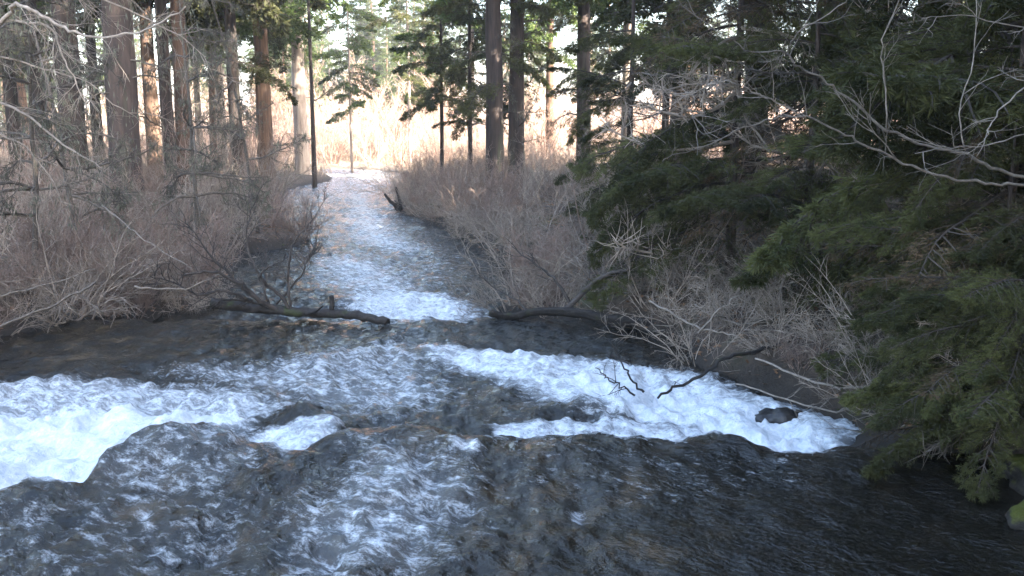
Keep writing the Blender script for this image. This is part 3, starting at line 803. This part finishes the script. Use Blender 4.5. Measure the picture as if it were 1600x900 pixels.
evergreen(1175, 20, 20, 0.40, 26, (1.6, 3.0), (0.8, 7.5), 'drooping evergreen standing over the brown shrubs of the bank', math.pi + 0.5, 1.5, dead=14)
evergreen(1270, 13.0, 6, 0.14, 22, (1.0, 2.2), (0.4, 4.5), 'small bushy evergreen low on the bank above the white rapid', math.pi + 0.6, 1.6, dead=6)
evergreen(1590, 8.4, 4.5, 0.12, 44, (0.9, 1.9), (0.1, 3.2), 'low spreading evergreen sapling beside the mossy rocks', math.pi + 0.4, 1.6, dead=5)
evergreen(1450, 9.6, 3.2, 0.10, 24, (0.6, 1.15), (0.1, 2.2), 'scrubby evergreen sapling at the pool edge under the drooping boughs', math.pi + 0.3, 1.4, dead=6)
evergreen(1655, 7.4, 2.6, 0.09, 30, (0.7, 1.4), (0.1, 1.6), 'low scrubby evergreen hanging over the mossy rocks', math.pi + 0.2, 1.2, dead=4)
evergreen(1150, 14.6, 10, 0.16, 24, (1.8, 3.4), (1.0, 5.2), 'open drooping evergreen spreading long sprays over the leafy bank', math.pi + 0.15, 1.0, dead=8)
evergreen(1590, 7.9, 2.6, 0.09, 26, (0.7, 1.35), (0.05, 1.5), 'spreading low evergreen trailing its sprays in the dark pool', math.pi + 0.7, 1.0, dead=5)
evergreen(1640, 6.9, 2.4, 0.08, 26, (0.8, 1.5), (0.05, 1.2), 'low evergreen sprays hanging beside the bright mossy rock', math.pi + 0.3, 0.9, dead=3)
evergreen(985, 22.5, 9, 0.18, 20, (1.1, 2.4), (0.5, 5), 'sparse young evergreen among the brown shrubs near the lone dark trunk', math.pi, 2.0, dead=5)
evergreen(1040, 28, 13, 0.26, 18, (1.3, 2.6), (1.2, 8), 'slender evergreen between the lone dark trunk and the drooping ones', math.pi, 2.0, dead=8)

# ------------------------------------------------------------------ thickets
def scatter(n, xr, yr, sdr, mind, ok=None):
    out = []
    tries = 0
    while len(out) < n and tries < 60:
        tries += 1
        x = rng.uniform(*xr, 400); y = rng.uniform(*yr, 400)
        sd = river_sd(x, y)
        for a, b, s in zip(x, y, sd):
            if not (sdr[0] < s < sdr[1]): continue
            if ok and not ok(a, b): continue
            if any((a - c) ** 2 + (b - d) ** 2 < mind ** 2 for c, d in out): continue
            out.append((a, b))
            if len(out) >= n: break
    return out

LOOK = ['dense waist-high grey shrub', 'upright grey shrub', 'wide low tangled shrub', 'reddish-brown shrub', 'sprawling arching grey shrub', 'short reddish twiggy shrub', 'tall sparse grey sapling clump', 'tall sprawling sapling clump', 'thin tall reddish sapling']
MARKS = [(at(t[0], t[2]), t[5]) for t in TREES]
NEAR = {0: 'by the slim brown trunk', 1: 'under the broad dark lichen-hung trunk', 2: 'round the thickest dark trunk', 3: 'by the sun-flecked ochre trunk', 4: 'by the narrow blackish trunk', 5: 'by the reddish trunk', 9: 'by the dark green-boughed trunk', 10: 'by the brown pine at the bend', 11: 'by the glaring white trunk', 13: 'under the close pair of trunks', 14: 'under the close pair of trunks', 17: 'by the lone dark sunlit-edged trunk', 18: 'by the greyish pink trunk', 19: 'by the dark reddish trunk', 22: 'by the shaded wood-edge trunk'}
def where(x, y, bank):
    sd = float(river_sd(np.array([x]), np.array([y]))[0])
    best = min(NEAR, key=lambda k: (MARKS[k][0][0] - x) ** 2 + (MARKS[k][0][1] - y) ** 2)
    dd = math.hypot(MARKS[best][0][0] - x, MARKS[best][0][1] - y)
    if dd < 4.0: return NEAR[best]
    lx = P(440, 480, 13.7)
    if math.hypot(lx[0] - x, lx[1] - y) < 3.0: return 'beside the half-sunk branchy log'
    rx = P(880, 488, 13.5)
    if math.hypot(rx[0] - x, rx[1] - y) < 3.0: return 'behind the curved mossy log'
    if sd < 0.9: return 'at the water by the ' + bank + (' by the brown pool' if y < 15 else ' downstream')
    return ('in front of the trees in the ' if y < 22 else 'deep in the ') + bank
def pick(x, y, tall):
    if rng.random() < tall: return 6 + int(rng.integers(3))
    if vnoise(np.array([x * 0.3]), np.array([y * 0.3]), 77)[0] > 0.62: return (3, 5)[int(rng.integers(2))]
    return int(rng.integers(6))
ALLSH = SHRUB + SAPLING
for i, (x, y) in enumerate(scatter(135, (-17, -3), (9, 42), (0.12, 10), 0.72, lambda x, y: x < -0.19 * y - 0.8 and x > -0.68 * y - 2.5)):
    q = pick(x, y, 0.36)
    place_shrub(ALLSH[q], x, y, rng.uniform(0.6, 1.2), LOOK[q] + ' ' + where(x, y, 'grey thicket'), 'shrubs of the grey thicket')
for i, (x, y) in enumerate(scatter(115, (-6, 9), (13.0, 55), (0.15, 8), 0.7, lambda x, y: x > -0.12 * y)):
    q = pick(x, y, 0.12)
    place_shrub(ALLSH[q], x, y, rng.uniform(0.6, 1.1), LOOK[q] + ' ' + where(x, y, 'evergreen bank'), 'shrubs below the evergreens')
for i, (x, y) in enumerate(scatter(36, (4, 20), (13, 40), (5, 22), 1.2, lambda x, y: 0.12 < x / y < 0.66)):
    q = pick(x, y, 0.35)
    place_shrub(ALLSH[q], x, y, rng.uniform(0.6, 1.1), LOOK[q] + ' on the slope behind the drooping evergreens', 'shrubs on the slope')
for i, (x, y) in enumerate(scatter(34, (0.5, 7), (7.4, 14.5), (0.05, 2.6), 0.45, lambda x, y: True)):
    q = (4, 2, 7, 2, 5)[i % 5]
    place_shrub(ALLSH[q], x, y, rng.uniform(0.3, 0.6), LOOK[q] + ' on the shaded bank edge beside the rapid', 'shrubs beside the rapid')
for bank, xr, yr, ok, n in (('grey thicket', (-9, -3), (9, 16), (lambda x, y: x < -0.18 * y), 34), ('evergreen bank', (-4, 5), (14, 42), (lambda x, y: x > -0.12 * y), 30)):
    for i, (x, y) in enumerate(scatter(n, xr, yr, (0.02, 0.8), 0.4, ok)):
        q = (4, 2, 5, 4, 7)[i % 5]
        place_shrub(ALLSH[q], x, y, rng.uniform(0.35, 0.65), LOOK[q] + ' overhanging the water along the ' + bank, 'shrubs overhanging the ' + bank + ' edge')
LOOKD = ['rounded pale dry shrub', 'low spreading pale dry shrub', 'tall pale dry willow clump', 'rounded russet willow', 'tall russet willow']
ALLD = SHRUB_DRY + SHRUB_RUSSET
for i, (x, y) in enumerate(scatter(230, (-40, 32), (54, 100), (0.2, 60), 1.2, lambda x, y: True)):
    sd = float(river_sd(np.array([x]), np.array([y]))[0])
    wh = 'at the river bend below the sunlit meadow' if sd < 4 else ('in the sunlit meadow near the bend' if y < 80 else 'at the back of the sunlit meadow before the wood')
    place_shrub(ALLD[i % 5], x, y, rng.uniform(0.9, 1.6) * (1 + 0.9 * sstep(64, 85, y)), LOOKD[i % 5] + ' ' + wh, 'dry shrubs of the sunlit meadow', 'dry_shrub')

# ------------------------------------------------------------------ traced branches
def traced(geo, pts, r0, r1, sides=6, per=5, m=0, wig=0.0):
    p = catmull(pts, per)
    if wig:
        p[1:-1] += rng.normal(size=(len(p) - 2, 3)) * wig
    geo.tubes(p[None], taper(r0, r1, len(p)), sides, m, bump=0.55 if sides > 9 else (0.3 if sides > 5 else 0))
    return p
def twigs_on(geo, paths, per, length, r, ang=0.8, sub=3, up=0.0, sides=3):
    for p in paths:
        a, d, t, pi = children(p[None], per, 0.15, 1.0, ang, up)
        l1 = grow(a, d, length * (1.2 - 0.7 * t) * rng.uniform(0.5, 1.3, len(t)), 6, 0.14, (0, 0, up * 0.3))
        geo.tubes(l1, taper(r, r * 0.4, 6, len(l1)), 4)
        if sub:
            a, d, t, pi = children(l1, sub, 0.2, 1.0, ang, up)
            l2 = grow(a, d, length * 0.4 * rng.uniform(0.5, 1.2, len(t)), 4, 0.16, (0, 0, up * 0.3))
            geo.tubes(l2, taper(r * 0.5, r * 0.25, 4, len(l2)), sides)
def pp(lst, dist, d2=None):
    n = len(lst)
    return [P(a, b, dist if d2 is None else dist + (d2 - dist) * i / (n - 1)) for i, (a, b) in enumerate(lst)]

# bare arching tree reaching in over the evergreens
e = thing('bare_tree', 'bare pale branches arching from the bank across the drooping evergreens', 'tree', (0, 0, 0))
def part(e, name, geo, mats, smooth=True):
    me = geo.mesh(name, mats, smooth)
    # vertices are in world space; make them relative to the thing
    me.transform(Matrix.Translation(-Vector(e.location)))
    return obj(name, me, e)
base = np.array([at(1800, 7.5)[0], 7.5, 0]); base[2] = gz(base[0], base[1]) - 0.1
e.location = base
g = Geo(); traced(g, [base, base + [-0.15, 0, 0.9], P(1720, 330, 7.4), P(1690, 250, 7.4), P(1690, 120, 7.5), P(1720, -80, 7.7)], 0.06, 0.025, 8)
part(e, 'trunk', g, [M_deadwood])
BR = [
    ([(1715, 320), (1650, 300), (1600, 289), (1550, 287), (1500, 282), (1450, 270), (1400, 247), (1350, 225), (1310, 205), (1260, 183), (1210, 185), (1160, 200), (1110, 225), (1060, 240), (1035, 252)], 8.9, 8.2, 0.024, 0.004),
    ([(1700, 300), (1600, 275), (1550, 262), (1510, 240), (1450, 228), (1385, 203), (1340, 165), (1310, 142), (1275, 117), (1245, 102), (1230, 85), (1210, 80), (1170, 82), (1150, 65), (1110, 40), (1065, 10), (1040, -20)], 8.9, 8.6, 0.024, 0.004),
    ([(1230, 86), (1237, 65), (1260, 40), (1310, 10), (1340, -20)], 8.65, 8.4, 0.011, 0.005),
    ([(1260, 185), (1215, 162), (1185, 147), (1150, 131), (1120, 127), (1080, 145), (1040, 170), (1005, 180)], 8.4, 8.3, 0.010, 0.003),
    ([(1085, 148), (1085, 190), (1102, 212)], 8.3, 8.2, 0.005, 0.003),
    ([(1690, 120), (1640, 118), (1600, 140), (1560, 175), (1545, 205), (1530, 225)], 9.0, 8.7, 0.016, 0.005),
    ([(1400, 247), (1370, 210), (1350, 175), (1345, 150)], 8.5, 8.3, 0.008, 0.003),
    ([(1385, 203), (1380, 120), (1378, 60), (1400, 10), (1405, -20)], 8.7, 8.6, 0.010, 0.005),
    ([(1510, 240), (1500, 180), (1520, 90), (1525, -10)], 8.7, 8.9, 0.010, 0.006),
    ([(1600, 210), (1540, 228), (1480, 232), (1430, 240)], 8.9, 8.6, 0.010, 0.004),
    ([(1690, 60), (1640, 50), (1580, 38), (1500, 25), (1440, 30)], 9.0, 8.6, 0.012, 0.004),
]
for pts, d0, d1, r0, r1 in BR:
    g = Geo(); pth = traced(g, pp(pts, d0 - 1.5, d1 - 1.7), r0 * 0.62, r1 * 0.65, 6, 4, 0, 0.008)
    twigs_on(g, [pth], 5 if len(pts) < 6 else 11, 0.42, 0.004, 0.7, 3, 0.1)
    part(e, 'limb', g, [M_deadwood])

# ------------------------------------------------------------------ logs and driftwood in the stream
def log_thing(name, label, cat, px, dists, r0, r1, mats, extra=None, sides=12, zfix=None, bumpw=0.006):
    pts = [P(a, b, dd) for (a, b), dd in zip(px, dists)]
    e = thing(name, label, cat, tuple(pts[0]))
    g = Geo(); traced(g, pts, r0, r1, sides, 6, 0, bumpw)
    part(e, 'trunk' if cat != 'branch' else 'stem', g, mats)
    if extra: extra(e)
    return e
dlog = 13.7
def log_extra(e):
    g = Geo(); traced(g, [P(519, 492, 13.65), P(519, 478, 13.65), P(518, 462, 13.66)], 0.045, 0.035, 8, 4, 0, 0.004); part(e, 'stub', g, [M_darkwood])
    g = Geo(); traced(g, [P(482, 490, 13.6), P(492, 487, 13.5), P(505, 478, 13.4)], 0.03, 0.012, 6); part(e, 'stub', g, [M_darkwood])
    stems = [
        ([(440, 486), (405, 470), (385, 452), (368, 440), (340, 428), (312, 426), (285, 430)], 13.7, 12.9, 0.055, 0.012),
        ([(455, 484), (434, 457), (413, 440), (408, 430), (416, 419), (432, 412), (448, 400)], 13.7, 13.4, 0.045, 0.010),
        ([(453, 484), (450, 440), (452, 405), (460, 378), (486, 345), (514, 305)], 13.8, 13.9, 0.035, 0.006),
        ([(410, 474), (367, 436), (336, 408), (308, 370), (280, 325)], 13.7, 13.3, 0.035, 0.007),
        ([(395, 470), (350, 455), (310, 460), (270, 440), (235, 432)], 13.6, 12.8, 0.03, 0.007),
        ([(430, 478), (470, 430), (480, 405), (492, 396), (512, 372)], 13.9, 14.2, 0.022, 0.005),
        ([(420, 474), (400, 420), (385, 380), (392, 330), (410, 290)], 13.7, 13.9, 0.028, 0.006),
        ([(420, 474), (380, 470), (352, 468), (330, 478)], 13.7, 13.3, 0.03, 0.012),
    ]
    for pts, d0, d1, r0, r1 in stems:
        g = Geo(); pth = traced(g, pp(pts, d0, d1), r0 * 0.75, r1 * 0.8, 6, 4, 0, 0.012)
        twigs_on(g, [pth], 12, 0.55, 0.007, 0.75, 5, 0.16)
        part(e, 'limb', g, [M_twigdark])
M_twigdark = bark('wet_branch', (0.022, 0.018, 0.016), (0.085, 0.07, 0.06), (9, 9, 9), bump=0.3)
log_thing('fallen_log', 'half-sunk dark log with an upright stub and rising bare branches', 'log', [(330, 474), (400, 480), (450, 486), (500, 489), (540, 491), (575, 496), (606, 503)], [13.7, 13.75, 13.7, 13.65, 13.6, 13.5, 13.4], 0.082, 0.062, [M_darkwood], log_extra)
def log2_extra(e):
    for pts, d0, d1, r0, r1 in [([(880, 488), (930, 440), (960, 425), (985, 420)], 13.6, 13.2, 0.05, 0.015), ([(900, 490), (870, 440), (840, 415), (800, 385)], 13.8, 14.2, 0.03, 0.008), ([(830, 490), (800, 465), (760, 440), (735, 400)], 13.9, 14.6, 0.018, 0.005)]:
        g = Geo(); pth = traced(g, pp(pts, d0, d1), r0, r1, 6, 5, 0, 0.008); twigs_on(g, [pth], 8, 0.5, 0.007, 0.8, 3, 0.1); part(e, 'limb', g, [M_twigdark])
log_thing('fallen_log', 'curved mossy log running from the bank to the white gap', 'log', [(764, 488), (800, 494), (845, 486), (900, 488), (960, 500), (1030, 506), (1100, 506), (1180, 495)], [13.7, 13.7, 13.6, 13.4, 13.1, 13.1, 13.3, 13.6], 0.05, 0.085, [M_darkwood], log2_extra)
# dead limbs dipping into the rapid
M_wl = [M_darkwood]
for label, pts, ds, r0, r1 in [
    ('black forked limb lying from the bank into the white rapid', [(1028, 622), (1060, 603), (1100, 583), (1130, 562), (1180, 548), (1240, 530)], [9.3, 9.5, 9.7, 9.9, 10.2, 10.6], 0.018, 0.04),
    ('thin dark stick slanting out of the rapid', [(992, 618), (965, 600), (948, 588), (930, 575)], [9.4, 9.5, 9.5, 9.6], 0.016, 0.008),
    ('long dark twig standing out of the rapid by the bank', [(1006, 613), (985, 590), (968, 562), (955, 535), (938, 520)], [9.5, 9.6, 9.8, 10.0, 10.1], 0.018, 0.006),
    ('weathered pole leaning down the bank from the evergreens', [(1280, 592), (1340, 560), (1380, 540), (1430, 510), (1490, 478), (1540, 455)], [9.3, 9.5, 9.7, 9.9, 10.2, 10.4], 0.03, 0.018),
    ('grey limb lying low above the pool edge', [(1180, 560), (1250, 590), (1310, 606), (1370, 600), (1440, 570)], [9.7, 9.2, 8.9, 8.8, 8.8], 0.014, 0.022),
    ('thin twig trailing along the waterline below the bank', [(1150, 600), (1210, 618), (1290, 640), (1370, 648)], [9.2, 8.8, 8.4, 8.2], 0.010, 0.014),
    ('pale dead limb sprawling over the brown leaves', [(1015, 470), (1050, 490), (1090, 512), (1130, 520), (1170, 528), (1210, 522)], [12.2, 11.8, 11.4, 11.2, 11.0, 10.9], 0.02, 0.012),
    ('pale forked branch heaped on the leafy bank', [(1085, 475), (1110, 490), (1150, 505), (1195, 500), (1225, 485)], [11.9, 11.6, 11.4, 11.3, 11.3], 0.012, 0.016),
    ('thin pale branch rising from the heap on the bank', [(1090, 520), (1120, 485), (1160, 460), (1190, 440), (1215, 425)], [11.3, 11.4, 11.6, 11.8, 12], 0.016, 0.008),
]:
    pts3 = [P(a, b, dd) for (a, b), dd in zip(pts, ds)]
    e = thing('fallen_branch', label, 'branch', tuple(pts3[0]))
    g = Geo(); pth = traced(g, pts3, r0 * 0.75, r1 * 0.65, 6, 5, 0, 0.012)
    part(e, 'stem', g, M_wl if 'dark' in label or 'black' in label else [M_deadwood])
    g = Geo(); twigs_on(g, [pth], 6 if 'dark' in label or 'black' in label else 12, 0.30, 0.005, 0.9, 3, 0.02)
    tw = part(e, 'twigs', g, M_wl if 'dark' in label or 'black' in label else [M_deadwood]); tag(tw, kind='stuff')
# pale sticks at the foot of the thicket
for label, pts, ds, r in [
    ('long pale pole sloping down to the water at the thicket foot', [(-60, 540), (0, 510), (60, 488), (125, 456), (150, 440)], [11.2, 11.6, 12.0, 12.5, 12.8], 0.024),
    ('short pale stick crossing the long pole at the thicket foot', [(120, 455), (140, 472), (162, 490)], [12.6, 12.6, 12.6], 0.018),
    ('thin grey pole leaning through the thicket', [(0, 463), (40, 452), (90, 440), (150, 420)], [12.2, 12.4, 12.8, 13.2], 0.014),
    ('grey leaning pole high in the thicket', [(160, 322), (195, 350), (235, 380), (300, 420)], [15.5, 15.0, 14.5, 14], 0.014),
    ('dead twiggy limb lying along the pool edge of the thicket', [(210, 447), (260, 452), (300, 448), (350, 425)], [12.8, 12.9, 13.0, 13.4], 0.018),
]:
    pts3 = [P(a, b, dd) for (a, b), dd in zip(pts, ds)]
    e = thing('fallen_branch', label, 'branch', tuple(pts3[0]))
    g = Geo(); pth = traced(g, pts3, r * 0.8, r * 0.45, 6, 5, 0, 0.010); part(e, 'stem', g, [M_deadwood])
    g = Geo(); twigs_on(g, [pth], 6, 0.3, 0.004, 0.8, 2, 0.1); tag(part(e, 'twigs', g, [M_deadwood]), kind='stuff')
# forked snag on the far bank
s0 = onwater(625, 333)
e = thing('forked_snag', 'dark forked snag standing at the water on the bend', 'snag', tuple(s0))
for pts in ([(628, 336), (618, 322), (608, 312), (601, 303)], [(628, 336), (625, 318), (622, 303), (618, 292)], [(625, 336), (650, 338), (690, 348), (715, 358)]):
    g = Geo(); traced(g, pp(pts, s0[1] - 0.1, s0[1] - 0.3), 0.09, 0.04, 7, 4, 0, 0.01); part(e, 'limb', g, [M_darkwood])

# lichen-hung limbs reaching over the thicket from a leaning tree
bx, by = at(-130, 14); bz0 = gz(bx, by)
e = thing('lichen_tree', 'leaning bare tree with lichen-hung limbs reaching over the thicket', 'tree', (bx, by, bz0))
g = Geo(); traced(g, [np.array([bx, by, bz0 - 0.2]), P(-120, 300, 14), P(-90, 150, 14), P(-70, 40, 14), P(-50, -120, 14)], 0.13, 0.06, 8); part(e, 'trunk', g, [M_bark])
for pts, d0, d1, r0, r1 in [
    ([(-75, 70), (0, 38), (20, 10), (40, 10), (75, 30), (110, 48), (150, 58), (210, 52), (245, 40), (290, 10)], 14, 13, 0.035, 0.010),
    ([(-75, 60), (0, 35), (40, 35), (80, 45), (100, 90), (115, 120), (140, 180)], 14, 13.5, 0.025, 0.006),
    ([(-100, 130), (0, 160), (40, 180), (90, 220), (130, 245), (165, 268)], 14, 13.2, 0.024, 0.008),
    ([(-100, 100), (0, 90), (70, 110), (140, 130), (190, 170), (240, 180)], 14, 14.5, 0.018, 0.005),
    ([(-70, 0), (60, -20), (160, 0), (230, 30), (300, 70), (330, 110)], 14, 14.5, 0.02, 0.005),
    ([(-90, 140), (-20, 200), (40, 230), (90, 300), (110, 340)], 14, 13.2, 0.016, 0.005),
]:
    g = Geo(); pth = traced(g, pp(pts, d0, d1), r0, r1, 6, 4, 0, 0.012)
    twigs_on(g, [pth], 16, 0.8, 0.006, 0.8, 5, -0.12)
    a, d, t, pi = children(pth[None], 160, 0.05, 1.0, 0.6)
    a = a + rng.normal(size=a.shape) * 0.12
    g.rhombs(a, np.array([0, 0, -1.0]) + rng.normal(size=a.shape) * 0.2, rng.uniform(0.04, 0.16, len(a)), rng.uniform(0.004, 0.010, len(a)), 1)
    part(e, 'limb', g, [M_twig, M_lichen])

for px, dist, hh, lab in ((120, 17, 6.5, 'thin dead sapling draped in lichen before the broad dark trunks'), (300, 19, 6.0, 'thin dead sapling draped in lichen before the reddish trunk'), (30, 15, 5.5, 'crooked dead sapling draped in lichen beside the leaning bare tree'), (395, 24, 6.5, 'thin dead sapling draped in lichen near the brown bend pine')):
    x, y = at(px, dist); z = gz(x, y)
    e = thing('dead_sapling', lab, 'tree', (x, y, z - 0.05))
    g = Geo(); pth = grow(np.array([[x, y, z - 0.1]]), [[rng.normal() * 0.08, 0, 1]], hh, 14, 0.05); g.tubes(pth, taper(0.05, 0.012, 14), 7); part(e, 'trunk', g, [M_limb])
    for k in range(26):
        t = rng.uniform(0.2, 1.0); q = pth[0, int(t * 13)] - np.array([x, y, z - 0.05]); L = rng.uniform(0.9, 2.0) * (1.2 - 0.6 * t)
        obj('limb', LIMB[int(rng.integers(4))], e, tuple(q), (rng.normal() * 0.4, rng.uniform(-0.3, 0.3), rng.random() * 6.28), (L, L, L))

# ------------------------------------------------------------------ rocks
M_wetrock = bark('bare_wet_rock', (0.008, 0.008, 0.008), (0.045, 0.04, 0.036), (5, 5, 5), rough=0.35)
def rock(name, label, c, s, seed):
    n, k = 26, 38
    th = np.linspace(0, math.pi, n); ph = np.arange(k) * 2 * math.pi / k
    T, A = np.meshgrid(th, ph, indexing='ij')
    d = np.stack([np.sin(T) * np.cos(A), np.sin(T) * np.sin(A), np.cos(T)], -1)
    r = 0.62 + 0.5 * fbm(d[..., 0] * 1.5 + seed, d[..., 1] * 1.5 + d[..., 2] * 1.1 + seed * 3, seed, 4) + 0.35 * np.round(3 * vnoise(d[..., 0] * 1.9 + seed * 2, d[..., 1] * 1.9 - d[..., 2] * 1.7, seed + 3)) / 3
    v = d * r[..., None] * np.array(s)
    i = np.arange(n - 1)[:, None]; j = np.arange(k)[None]
    f = np.stack([i * k + j, (i + 1) * k + j, (i + 1) * k + (j + 1) % k, i * k + (j + 1) % k], -1).reshape(-1, 4)
    o = obj(name, make_mesh(name, v.reshape(-1, 3), [f], [M_rock if name == 'mossy_rock' else M_wetrock]), None, tuple(c))
    return tag(o, label, 'rock')
p = onwater(1590, 770); rock('mossy_rock', 'bright green mossy rock at the edge of the dark pool', p + [0.28, 0.1, 0.02], (0.34, 0.24, 0.18), 3)
p = onwater(1600, 822); rock('mossy_rock', 'small moss-tipped stone in the dark pool below the mossy rock', p + [0.05, 0, 0.02], (0.16, 0.14, 0.12), 5)
p = onwater(1222, 655); rock('river_rock', 'wet dark rock splitting the white rapid', p + [0, 0.1, -0.03], (0.24, 0.15, 0.10), 17)
p = onwater(705, 694); rock('river_rock', 'brown wet stone just awash on the lip of the ledge', p + [0, 0.0, -0.03], (0.26, 0.12, 0.09), 14)
p = onwater(575, 690); rock('river_rock', 'small wet stone awash on the ledge by the white tongue', p + [0, 0.0, -0.03], (0.16, 0.10, 0.09), 15)
p = onwater(480, 652); rock('river_rock', 'dark wet stone breaking the white water by the wooded bank', p + [0, 0.05, 0.02], (0.15, 0.13, 0.10), 10)

# ------------------------------------------------------------------ ground litter
def stuff_scatter(name, label, cat, n, xr, yr, sdr, fn, mats, ok=None):
    x = rng.uniform(*xr, n); y = rng.uniform(*yr, n)
    sd = river_sd(x, y); k = (sd > sdr[0]) & (sd < sdr[1])
    if ok is not None: k &= ok(x, y)
    x, y, sd = x[k], y[k], sd[k]
    z = ground_z(x, y, sd)
    g = Geo(); fn(g, np.stack([x, y, z], -1))
    o = obj(name, g.mesh(name, mats, False))
    return tag(o, label, cat, kind='stuff')
def leaves(g, p):
    d = rng.normal(size=p.shape) * np.array([1, 1, 0.35])
    g.rhombs(p + [0, 0, 0.015], d, rng.uniform(0.04, 0.11, len(p)), rng.uniform(0.012, 0.03, len(p)), 0, roll=rng.normal(size=p.shape) * 0.35 + [0, 0, 1])
stuff_scatter('leaf_litter', 'rust-brown fallen leaves strewn over the banks', 'leaves', 60000, (-16, 16), (5, 36), (0.1, 9), leaves, [M_leaf])
def sticks(g, p):
    d = rng.normal(size=p.shape) * np.array([1, 1, 0.25])
    l = grow(p + [0, 0, 0.03], d, rng.uniform(0.2, 0.8, len(p)), 5, 0.14, (0, 0, -0.02)); g.tubes(l, taper(rng.uniform(0.003, 0.009, len(p)), 0.002, 5, len(p)), 3)
stuff_scatter('twig_litter', 'small dead twigs littering the banks', 'twigs', 9000, (-16, 16), (6, 34), (0.05, 8), sticks, [M_deadwood])
def grass(g, p):
    q = np.repeat(p, 5, 0) + rng.normal(size=(len(p) * 5, 3)) * [0.12, 0.12, 0]
    g.rhombs(q, np.array([0, 0, 1.0]) + rng.normal(size=q.shape) * 0.35, rng.uniform(0.25, 0.75, len(q)), rng.uniform(0.01, 0.022, len(q)), 0)
stuff_scatter('dry_grass', 'pale dry grass covering the sunlit meadow', 'grass', 16000, (-48, 26), (56, 115), (0.1, 60), grass, [M_grass])
def mossy(g, p):
    q = np.repeat(p, 6, 0) + rng.normal(size=(len(p) * 6, 3)) * [0.10, 0.10, 0.0]
    g.rhombs(q, np.array([0, 0, 1.0]) + rng.normal(size=q.shape) * 0.7, rng.uniform(0.02, 0.07, len(q)), rng.uniform(0.005, 0.012, len(q)), 0)
stuff_scatter('moss_cover', 'olive moss growing low along the shaded banks', 'moss', 9000, (-16, 12), (6, 32), (0.05, 3.0), mossy, [M_moss], ok=lambda x, y: vnoise(x * 0.8, y * 0.8, 91) > 0.6)

# ------------------------------------------------------------------ added haze standing in for lens glare
mh = bpy.data.materials.new('glare_haze'); mh.use_nodes = True
for n_ in list(mh.node_tree.nodes):
    if n_.type == 'BSDF_PRINCIPLED': mh.node_tree.nodes.remove(n_)
pv = mh.node_tree.nodes.new('ShaderNodeVolumePrincipled')
pv.inputs['Color'].default_value = (0.95, 0.95, 0.95, 1); pv.inputs['Density'].default_value = GLARE_HAZE
pv.inputs['Anisotropy'].default_value = 0.0
mh.node_tree.links.new(pv.outputs[0], mh.node_tree.nodes['Material Output'].inputs['Volume'])
hv = np.array([[x, y, z] for x in (-1000, 1000) for y in (-330, 1600) for z in (-4.0, 36.0)], float)
hfc = np.array([[0, 1, 3, 2], [4, 6, 7, 5], [0, 4, 5, 1], [2, 3, 7, 6], [0, 2, 6, 4], [1, 5, 7, 3]])
tag(obj('glare_haze', make_mesh('glare_haze', hv, [hfc], [mh], smooth=False)), 'thin haze added for lens glare and sunlit glow over the valley', 'glare_haze', kind='stuff')
